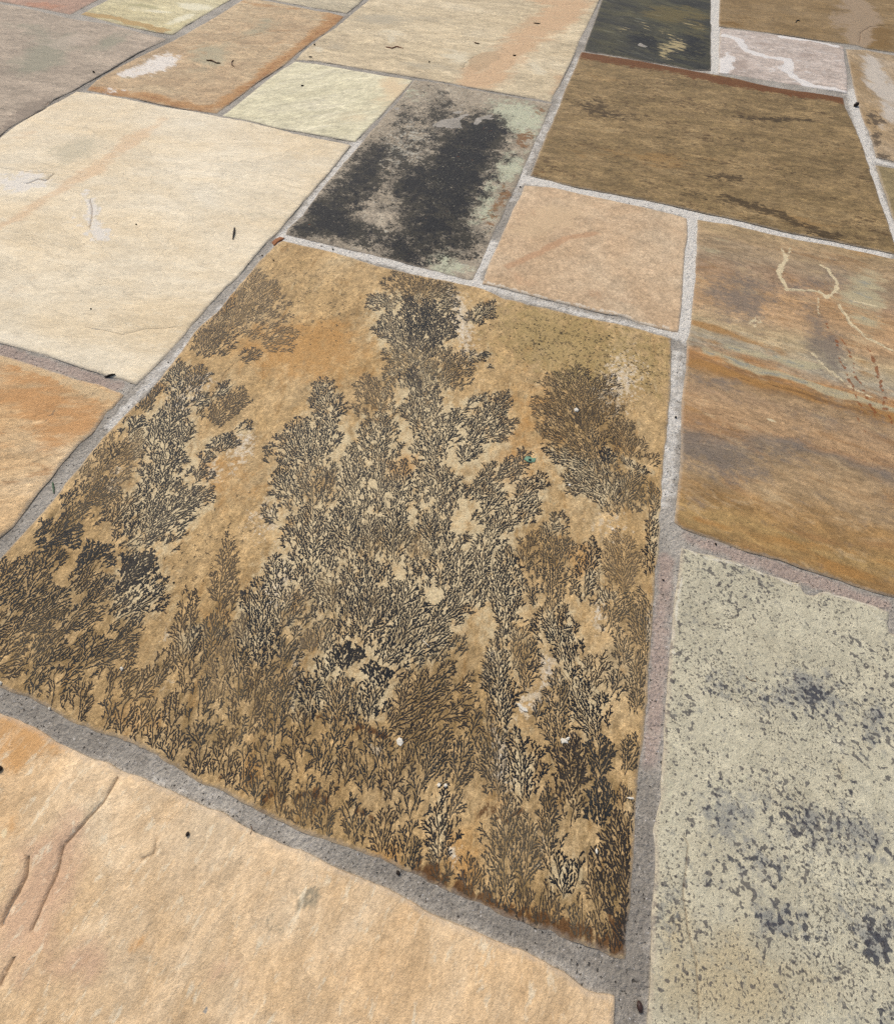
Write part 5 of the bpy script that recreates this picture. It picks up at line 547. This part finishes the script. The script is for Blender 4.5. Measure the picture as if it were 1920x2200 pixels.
SPACE = {1: .0080, 2: .0025, 3: .0021}; CURL = {1: .022, 2: .012, 3: .0}
for gen in (1, 2, 3):
    new = []; jobs = []; src = gens[gen-1][:]; rr.shuffle(src)
    for pts, g_, pl, pid, full in src:
        sp = SPACE[gen]/(pl.dn if gen == 1 else pl.dn**.5); nst = max(2, sp/STEP); side = rr.choice((1, -1)); k = rr.uniform(.3, 1)*nst if gen > 1 else 1
        while k < len(pts)-(0 if gen == 1 else 2):
            jobs.append((pts, int(k), pl, pid, side, len(pts)*STEP)); side = -side
            k += max(1, nst*rr.uniform(.35, .75))
    if gen == 1: rr.shuffle(jobs)
    for pts, k, pl, pid, side, plen in jobs:
        if k+1 >= len(pts): p1, p0 = pts[-1], pts[max(0, len(pts)-4)]
        else: p1, p0 = pts[k], pts[max(0, k-3)]
        if p1 == p0: continue
        fr = k/len(pts)
        ang = math.atan2(p1[1]-p0[1], p1[0]-p0[0])+side*(rr.uniform(.34, .62) if gen == 1 else rr.uniform(.30, .55))
        if gen == 1: ml = pl.hw*2.4
        elif gen == 2: ml = min(.017, plen*.36+.002)*(math.sin(math.pi*min(1, fr*.78+.14))**1.3)*rr.uniform(.6, 1.2)+.0012
        else: ml = min(.0065, plen*.5+.001)*rr.uniform(.6, 1.1)
        bid = len(branches)+len(new)+1
        q = grow(pl, p1[0], p1[1], ang, ml, bid, pid, gen, CURL[gen], math.atan2(pl.uy, pl.ux))
        if len(q) >= (4 if gen < 3 else 3): new.append((q, gen, pl, bid, ml))
    if gen == 1:
        # loose fronds that knit the plumes into one continuous growth
        wts = [p_.L*p_.hw*p_.dn for p_ in plumes]
        for pl in rr.choices(plumes, wts, k=FILL):
            t_, u_ = rr.uniform(-.08, .95)*pl.L, rr.gauss(0, .55)*pl.hw
            x, y = pl.b[0]+pl.ux*t_-pl.uy*u_, pl.b[1]+pl.uy*t_+pl.ux*u_
            a, b = cellof(x, y)
            if not (6 < a < NX-6 and 6 < b < NY-6) or occ[a-2:a+3, b-2:b+3].any(): continue
            f_ = pl.fill(x, y, 1.1)
            if f_ < 0 or f_*.9+patch[a, b] < (.24 if pl.cl else .30): continue
            ang = math.atan2(pl.uy, pl.ux)+max(-.9, min(.9, u_/pl.hw*.55))+rr.gauss(0, .14)
            bid = len(branches)+len(new)+1
            q = grow(pl, x, y, ang, rr.uniform(.006, .026), bid, 0, 1.5, .02, math.atan2(pl.uy, pl.ux)+max(-.6, min(.6, u_/pl.hw*.3)))
            if len(q) > 4: new.append((q, 1, pl, bid, len(q)*STEP))
    gens[gen] = new; branches += [q[:4] for q in new]
# tiny star-shaped specks scattered over the olive corner of the slab
class Dot: pass
star = Dot(); star.cl = 1; star.hw = 0
for cx_, cy_, sx_, sy_, n in STARS:
    for k in range(n):
        x0, y0 = rr.gauss(cx_, sx_), rr.gauss(cy_, sy_); a, b = cellof(x0, y0)
        if not (6 < a < NX-6 and 6 < b < NY-6) or occ[a, b]: continue
        a0 = rr.random()*6.28
        for j in range(rr.randint(2, 5)):
            an = a0+j*1.3+rr.gauss(0, .3); L_ = rr.uniform(.0015, .005)
            branches.append(([(x0+math.cos(an)*L_*q/3+rr.gauss(0, .0003), y0+math.sin(an)*L_*q/3+rr.gauss(0, .0003)) for q in range(4)], 4, star, 0))
PALF = [(.0085, .0098, .0125), (.040, .030, .021), (.034, .034, .030), (.105, .078, .048)]
V, Fc, Cc = [], [], []
for pts, gen, pl, bid in branches:
    if len(pts) < 2: continue
    st_ = 2 if len(pts) > 6 else 1
    p = pts[::st_]+([pts[-1]] if (len(pts)-1) % st_ else []); n = len(p)
    w0 = {0: .0009, 1: .0007, 2: .0006, 3: .00055, 4: .0006}[gen]; w1 = {0: .0012, 1: .0015, 2: .0015, 3: .0014, 4: .0004}[gen]
    if pl is not star and pl.dn > 1.35: w0 *= 1.5; w1 *= 1.5
    if pl.cl == 3: w0 *= .8; w1 *= .75
    if pl.cl == 0: w1 *= 1.18
    c = PALF[pl.cl]; jj = math.exp(rr.gauss(0, .22)); zof = .00022+rr.random()*.00012; b0 = len(V)
    for i_, (x, y) in enumerate(p):
        x0, y0 = p[max(0, i_-1)]; x1, y1 = p[min(n-1, i_+1)]; dx, dy = x1-x0, y1-y0; L_ = math.hypot(dx, dy)+1e-9
        t_ = i_/(n-1); w = .80*(w0+(w1-w0)*min(1, t_*1.6))*rr.uniform(.65, 1.35)*.5
        if t_ > .7: w *= max(.15, (1-t_)/.3)
        nxv, nyv = -dy/L_*w, dx/L_*w
        V += [(x+nxv, y+nyv, zof), (x-nxv, y-nyv, zof)]
        # the growing tips are blackest, the inner ribs brownish
        a_, b_ = cellof(x, y); fd = tonef[min(NX-1, max(0, a_)), min(NY-1, max(0, b_))]
        gg = min(gen, 3)
        wd = max(0, min(1, .22*gg+.5*t_+.95-1.5*fd))*(1, .45, .6, .15)[min(3, pl.cl)]
        inner = ((.050, .043, .034), c, c, c)[pl.cl]
        cc = tuple((q+(s_-q)*wd)*jj for q, s_ in zip(inner, (.0085, .0098, .0125)))
        fd = fd*(.15 if pl.cl == 0 else .5)*(1.2-.8*t_)
        cc = tuple(q+(s_-q)*fd*.6 for q, s_ in zip(cc, (.26, .19, .10)))
        Cc += [cc+(1,)]*2
        if i_: k = b0+2*i_; Fc.append((k-2, k-1, k+1, k))
V = np.array(V); pc = np.array(STONES['fern'][1]).mean(0)
V[:, 2] += stone_height(V[:, :2], FI, STONES['fern'][3], STONES['fern'][4])+ridges(V[:, :2], FI, 'fern', 1)
ed, _, _ = segdist(V[::2, :2], fpoly, np.roll(fpoly, -1, 0)); okv = np.repeat(ed > .0035, 2)
Fc = [f for f in Fc if okv[f[0]] and okv[f[3]]]
dme = bpy.data.meshes.new('mineral_fern'); V2 = V-np.array([pc[0], pc[1], 0]); dme.from_pydata(V2.tolist(), [], Fc)
dme.attributes.new('tone', 'FLOAT_COLOR', 'POINT').data.foreach_set('color', np.array(Cc, np.float32).ravel())
tn = NT('manganese_stain'); an = tn.n.new('ShaderNodeAttribute'); an.attribute_name = 'tone'
gv = tn.step(tn.noise(tn.co, 700, 3, .6), .3, .7, .7, 1.4)
vm = tn.n.new('ShaderNodeVectorMath'); vm.operation = 'SCALE'; tn.t.links.new(an.outputs['Color'], vm.inputs[0]); tn.t.links.new(gv, vm.inputs['Scale'])
dme.materials.append(tn.done(vm.outputs[0], None, 0, .7, .25))
# brown haze of the same mineral inside the plumes: a stain of the slab itself
haze, halo = [], []
for pl in plumes:
    cx_, cy_ = pl.b[0]+pl.ux*pl.L*.5, pl.b[1]+pl.uy*pl.L*.5
    el = ('e', cx_, cy_, pl.ux*pl.L*.55, pl.uy*pl.L*.55, -pl.uy*pl.hw*.95, pl.ux*pl.hw*.95)
    if pl.cl == 0: halo.append(el+(.8,)); haze.append(el[:3]+tuple(q*.85 for q in el[3:])+(.16,))
    else: haze.append(el+((0, .45, .5, .4)[pl.cl]*min(1.5, pl.dn),))
MASKS['fern']['m2'] = haze+MASKS['fern']['m2']; MASKS['fern']['m5'] = halo

fern_stone = None
for i, (key, (label, poly, jag, z0, relief)) in enumerate(STONES.items()):
    spec = dict(MATS[key]); spec['off'] = i*1.37
    ob = make_stone(key, i, poly, jag, z0, relief, stone_mat('sandstone_'+key, **spec), MASKS.get(key, {}), label)
    if key == 'fern': fern_stone = ob
ferns = link(bpy.data.objects.new('mineral_fern', dme), fern_stone, kind='stuff', label='black and brown fern-shaped mineral growth on the ochre flagstone')
print('ferns', len(branches), len(Fc))

# plain stones that carry the paving on beyond the measured ones
gs = .05; x0, y0, x1, y1 = -3.4, -1.1, 2.4, 4.6
gnx, gny = int((x1-x0)/gs), int((y1-y0)/gs); used = np.zeros((gnx, gny), bool)
ctr = np.stack(np.meshgrid(x0+(np.arange(gnx)+.5)*gs, y0+(np.arange(gny)+.5)*gs, indexing='ij'), -1).reshape(-1, 2)
for s_ in STONES.values():
    pl_ = np.array(s_[1]); c_ = pl_.mean(0)
    used |= (inside(ctr, pl_) | (segdist(ctr, pl_, np.roll(pl_, -1, 0))[0] < .04)).reshape(gnx, gny)
plain = [stone_mat('sandstone_plain_%s' % q, **dict(MATS[q], layers=[L for L in MATS[q]['layers'] if L[0] is None])) for q in ('cream', 'taupe', 'umber', 'rose', 'golden')]
rs = random.Random(5); n_ = 60
for a in range(gnx):
    for b in range(gny):
        if used[a, b]: continue
        W, D = rs.randint(7, 15), rs.randint(7, 15); w_ = 0
        while w_ < W and a+w_ < gnx and not used[a+w_, b]: w_ += 1
        d_ = 0
        while d_ < D and b+d_ < gny and not used[a:a+w_, b+d_].any(): d_ += 1
        used[a:a+w_, b:b+d_] = True
        if w_ < 3 or d_ < 3: continue
        xa, ya, xb, yb = x0+a*gs+.008, y0+b*gs+.008, x0+(a+w_)*gs-.008, y0+(b+d_)*gs-.008
        n_ += 1; make_stone('plain', n_, [(xa, ya), (xb, ya), (xb, yb), (xa, yb)], .8, .0008, 1, rs.choice(plain), {}, None, .03)
# ------------------------------------------------------------------ small things lying on the stones
TOP = .0022
def top_at(x, y):
    dg = bpy.context.evaluated_depsgraph_get()
    hit, loc, *_ = sc.ray_cast(dg, Vector((x, y, .2)), Vector((0, 0, -1)))
    return loc.z if hit else 0
def solid(name, hexs, rough=.7, k=1.4, hex2=None, sc_=300):
    t = NT(name); n = t.noise(t.co, sc_, 4, .6)
    return t.done(t.ramp(n, [lin(hexs, k), lin(hex2 or hexs, k)], .3, .7), n, .0004, rough)
M_BLACK = solid('dark_plant_matter', '1c1714', .7, 1.4, '37291f'); M_BROWN = solid('brown_twig', '5a3a24', .8, 1.4, '7d5a3c'); M_RED = solid('red_sprig', '8e3d28', .8, 1.4, 'b06a4c')
M_GREEN = solid('grey_green_leaf', '6f9c80', .6, 1.4, '94b89a', 500); M_BLADE = solid('dull_green_needle', '3f5a42', .6, 1.4, '5c7a58')
M_STONE = solid('dark_pebble', '33231f', .5, 1.4, '54403a'); M_WHITE = solid('white_stone_chip', 'e8dfc8', .8, 1.4, 'fbf6ea'); M_RUST = solid('rusty_stone', '8a4a22', .8, 1.4, 'b87844')
def finish(name, V, F, mat, label, cat, group=None, smooth=True):
    V = np.array(V); c = V.mean(0); c[2] = V[:, 2].min()
    me = bpy.data.meshes.new(name); me.from_pydata((V-c).tolist(), [], F); me.polygons.foreach_set('use_smooth', [smooth]*len(F)); me.materials.append(mat); me.update()
    ob = link(bpy.data.objects.new(name, me), None, label=label, category=cat); ob.location = c
    if group: ob['group'] = group
    return ob
def twig(name, pts, r, mat, label, cat='twig', group=None, lift=.0):
    """a tapered bent stick lying on the stone; pts on the ground"""
    pts = [np.array(p) for p in pts]; P = []
    for i in range(len(pts)-1):
        for k in range(5): P.append(pts[i]+(pts[i+1]-pts[i])*k/5)
    P.append(pts[-1]); n = len(P); rs_ = random.Random(hash(label) % 1000 if False else len(label))
    V, F = [], []
    for i, p in enumerate(P):
        a, b = P[max(0, i-1)], P[min(n-1, i+1)]; t = (b-a)/(np.linalg.norm(b-a)+1e-9); q = np.array([-t[1], t[0]])
        tt = i/(n-1); rad = r*(.45+.9*math.sin(math.pi*min(1, .15+.8*tt)))*rs_.uniform(.85, 1.15)
        z = top_at(*p)+r*.95+lift*math.sin(math.pi*tt)
        for k in range(7):
            an = k*2*math.pi/7; V.append((p[0]+q[0]*math.cos(an)*rad, p[1]+q[1]*math.cos(an)*rad, z+math.sin(an)*rad))
        if i:
            o_ = (i-1)*7
            for k in range(7): F.append((o_+k, o_+(k+1) % 7, o_+7+(k+1) % 7, o_+7+k))
    F.append(tuple(range(6, -1, -1))); F.append(tuple(range((n-1)*7, n*7)))
    return finish(name, V, F, mat, label, cat, group)
def pebble(name, p, rx, ry, rz, ang, mat, label, cat='pebble', group=None, seed=1, rough=.18):
    rs_ = random.Random(seed); V, F = [], []; nu, nv = 12, 7; z0 = top_at(*p)
    for j in range(nv+1):
        ph = -math.pi/2+math.pi*j/nv
        for i in range(nu):
            th = 2*math.pi*i/nu; s_ = 1+rs_.uniform(-rough, rough)
            x, y = rx*math.cos(ph)*math.cos(th)*s_, ry*math.cos(ph)*math.sin(th)*s_
            V.append((p[0]+x*math.cos(ang)-y*math.sin(ang), p[1]+x*math.sin(ang)+y*math.cos(ang), z0+rz*.8+rz*math.sin(ph)*(1 if 0 < j < nv else .95)))
    for j in range(nv):
        for i in range(nu): F.append((j*nu+i, j*nu+(i+1) % nu, (j+1)*nu+(i+1) % nu, (j+1)*nu+i))
    return finish(name, V, F, mat, label, cat, group)
def chip(name, out, th, mat, label, cat='stone chip', group=None, seed=1):
    """a flat flake with a broken edge and real thickness"""
    rs_ = random.Random(seed); out = [np.array(p) for p in out]; n = len(out); c = sum(out)/n; z0 = max(top_at(*c), top_at(*out[0]))
    V = [(p[0], p[1], z0-.0006) for p in out]+[(p[0]+(c[0]-p[0])*.1, p[1]+(c[1]-p[1])*.1, z0+th*rs_.uniform(.6, 1.1)) for p in out]
    V += [(c[0]+(p[0]-c[0])*.45, c[1]+(p[1]-c[1])*.45, z0+th*rs_.uniform(.9, 1.35)) for p in out]
    F = []
    for L_ in (0, n):
        for i in range(n): F.append((L_+i, L_+(i+1) % n, L_+n+(i+1) % n, L_+n+i))
    F += [tuple(range(2*n, 3*n)), tuple(range(n-1, -1, -1))]
    return finish(name, V, F, mat, label, cat, group, False)

# the torn scrap of green leaf
p = [(.0203,.3536),(.0223,.3605),(.0278,.3616),(.0333,.36),(.0378,.3624),(.0381,.3546),(.0316,.3515),(.0259,.3512)]
ob = chip('leaf_scrap', p, .0012, M_GREEN, 'small torn scrap of grey-green leaf lying on the fern-marked ochre slab', 'leaf scrap', None, 3)
tip = (.0294,.3551)
pebble('dark_spot', tip, .0022, .0014, .0012, .2, M_BLACK, 'tiny dark crumb sitting on the torn green leaf scrap', 'crumb', None, 4)
twig('pine_needle', [(-.684,.7115),(-.6747,.6943),(-.6664,.6753)], .0012, M_BLACK, 'short straight black needle lying on the largest cream slab', 'needle', None, .001)
twig('green_needle', [(-.6006,.0959),(-.593,.089),(-.5862,.082)], .0008, M_BLADE, 'thin dull green needle in the mortar joint at the left edge', 'needle')
twig('dark_twig', [(-.6624,.2825),(-.6562,.2869),(-.6478,.2921)], .0013, M_BLACK, 'stubby black twig on the mortar joint below the largest cream slab', 'twig')
twig('red_sprig', [(-.7607,1.7328),(-.7391,1.7304),(-.7312,1.7506),(-.7068,1.7452)], .0010, M_RED, 'reddish sprig on the peach-streaked slab at the far edge', 'twig')
twig('brown_twig', [(-1.2048,1.4162),(-1.1884,1.4199),(-1.1671,1.411),(-1.1574,1.4154)], .0013, M_BROWN, 'small brown bent twig on the orange-rimmed slab beside its chalky patch', 'twig')
twig('curled_stem', [(-1.1357,1.4512),(-1.1317,1.4344),(-1.12,1.4176),(-1.1099,1.4113)], .001, M_BROWN, 'dark curled stem on the orange-rimmed slab, right of the brown bent twig', 'stem')
twig('dark_stick', [(-.3709,2.1455),(-.3593,2.1461),(-.3486,2.1512)], .001, M_BLACK, 'dark stick on the far part of the peach-streaked slab', 'twig')
twig('dark_stick', [(-.5113,1.886),(-.5021,1.8817),(-.4937,1.8855)], .0011, M_BROWN, 'dark brown stick above the tan oval stain of the peach-streaked slab', 'twig')
twig('dark_stick', [(-.3688,1.8344),(-.3624,1.8333),(-.3592,1.8388)], .0012, M_BLACK, 'stubby dark stick just right of the tan oval stain', 'twig')
twig('dark_stick', [(-.9432,1.5613),(-.9386,1.5615),(-.9343,1.5654)], .001, M_BLACK, 'tiny dark stick at the near left corner of the peach-streaked slab', 'twig')
twig('hooked_twig', [(.5325,2.58),(.5371,2.6032),(.5443,2.6119),(.5488,2.6035)], .0012, M_BLACK, 'black hooked twig on the olive brown slab at the far right', 'twig')
twig('black_sliver', [(-.8722,1.3717),(-.8687,1.3732),(-.8658,1.3762)], .0012, M_BLACK, 'black sliver on the small pale greenish slab', 'twig')
twig('fine_fibre', [(.3433,.1432),(.3466,.1405),(.3508,.1398),(.3557,.1408)], .00035, M_BROWN, 'fine brown hair-like fibre on the speckled slab', 'fibre')
twig('white_fibre', [(-.0349,.0596),(-.0299,.0573),(-.0251,.0555)], .00035, M_WHITE, 'fine white fibre crossing the dark middle of the fern markings', 'fibre')
twig('dark_fibre', [(-.138,-.1635),(-.1352,-.1657),(-.1343,-.1689)], .0003, M_BROWN, 'fine dark fibre hanging over the top edge of the golden slab', 'fibre')
pebble('pebble', (.2518,-.1726), .0026, .0036, .0022, .3, M_STONE, 'dark reddish pebble pressed into the mortar at the bottom edge', 'pebble', None, 5)
pebble('pebble', (.6665,1.9028), .006, .0085, .005, -.6, M_BLACK, 'black pebble in the mortar joint right of the dark brown slab', 'pebble', None, 6)
pebble('seed', (-.4066,-.1994), .0035, .0028, .0022, .3, M_BLACK, 'black seed cut off by the left edge on the golden slab', 'seed', None, 7)
pebble('seed', (-.1922,-.1868), .0016, .002, .0014, .1, M_BLACK, 'single black seed on the upper middle of the golden slab', 'seed', None, 8)
GR = 'black grit specks'
for i_, (p, s_, lb) in enumerate([
    ((-.5582,.6454), .0018, 'black speck near the far left corner of the fern-marked slab'), ((-.5881,.6529), .0018, 'black speck in the mortar at the far left corner of the fern-marked slab'),
    ((-.493,.7224), .0018, 'left one of two black specks in the mortar below the black-stained slab'), ((-.4665,.721), .0021, 'right one of two black specks in the mortar below the black-stained slab'),
    ((-.0106,.6006), .0017, 'black speck on the bare olive part of the fern-marked slab'), ((.2356,.5165), .0022, 'black speck in the mortar left of the banded slab'),
    ((.3046,.3076), .0018, 'black speck in the mortar between the banded and the speckled slabs'), ((.2396,.232), .0016, 'black speck in the mortar left of the speckled slab'),
    ((-.8749,.6491), .0018, 'black speck in the middle of the largest cream slab'), ((-.7902,.4081), .0016, 'black speck near the near edge of the largest cream slab'),
    ((-1.4358,1.2162), .0035, 'black speck on the grey taupe slab near its orange-rimmed neighbour'), ((-.97,1.6529), .003, 'black speck at the left edge of the peach-streaked slab'),
    ((-.5948,1.6769), .003, 'black speck in the near middle of the peach-streaked slab'), ((-.1762,.8033), .0016, 'black speck in the narrow joint left of the pinkish square slab'),
    ((-.1643,1.0931), .0022, 'black speck where the joint meets the far corner of the pinkish square slab'), ((-.3565,.026), .0014, 'black speck between two ferns on the left part of the fern-marked slab'),
    ((-.5879,.3446), .0014, 'black speck in the mortar beside the dark left-hand ferns'), ((.0159,-.1524), .0022, 'black speck in the near mortar joint below the ferns')]):
    pebble('grit_speck', p, s_, s_*.75, s_*.6, i_*.9, M_BLACK, lb, 'grit', GR, 20+i_)
WG = 'white stone chips on the fern-marked slab'
for i_, (out, lb) in enumerate([
    ([(.1448,.0081),(.1454,.0106),(.149,.0109),(.1529,.0098),(.1539,.0073),(.1503,.0071),(.147,.0051)], 'left of two white chips on the dark lower right ferns'),
    ([(.1496,.0106),(.1517,.0132),(.1541,.0144),(.1541,.0116),(.1523,.0101)], 'right of two white chips on the dark lower right ferns'),
    ([(.0899,.0281),(.0934,.0297),(.0972,.0274),(.1022,.0271),(.1046,.0239),(.0993,.0231),(.0946,.0246)], 'long white flake on the bare patch in the lower right of the fern slab'),
    ([(.2213,-.0224),(.224,-.0207),(.2288,-.0196),(.2295,-.0211),(.2252,-.0224)], 'white chip near the right edge of the fern slab'),
    ([(.1966,-.0757),(.1976,-.0734),(.1994,-.0756),(.1989,-.0784),(.1974,-.0778)], 'white chip among the dense ferns at the lower right corner'),
    ([(.0284,-.073),(.0296,-.0705),(.0323,-.0709),(.0322,-.0735),(.03,-.0747)], 'left of two cream chips low in the middle of the fern slab'),
    ([(.0356,-.0698),(.0378,-.0687),(.0398,-.0702),(.038,-.0725),(.0359,-.0723)], 'right of two cream chips low in the middle of the fern slab'),
    ([(-.027,-.0481),(-.025,-.0447),(-.0212,-.0448),(-.0183,-.0481),(-.0199,-.0523),(-.0244,-.0519)], 'grey white chip at the end of the brown arc among the ferns'),
    ([(-.4008,-.1396),(-.4011,-.1372),(-.3992,-.1366),(-.3981,-.1392)], 'yellowish chip on the mortar edge at the lower left of the fern slab'),
    ([(-.4711,-.135),(-.4705,-.1323),(-.4671,-.1332),(-.4667,-.1356)], 'pale chip at the left edge of the picture by the fern slab'),
    ([(-.3542,-.0797),(-.3535,-.0774),(-.3499,-.0788),(-.3503,-.0816)], 'small cream chip on the lower left ferns'),
    ([(.0926,.3336),(.0951,.3353),(.0963,.3324),(.0939,.3307)], 'tiny white chip on the brown tree-shaped fern'),
    ([(.0745,.4751),(.0783,.4795),(.0835,.4763),(.082,.4717),(.0775,.4711)], 'white chip on the dark crest of the brown tree-shaped fern')]):
    chip('stone_chip', out, .0014, M_WHITE, lb, 'stone chip', WG, i_)
chip('rusty_sliver', [(-.5905,.6963),(-.5897,.7102),(-.5848,.7207),(-.5744,.7212),(-.5759,.7121),(-.5807,.7035),(-.5817,.688)], .0018, M_RUST, 'rusty orange stone sliver at the far left corner of the fern slab', 'stone sliver', None, 2)
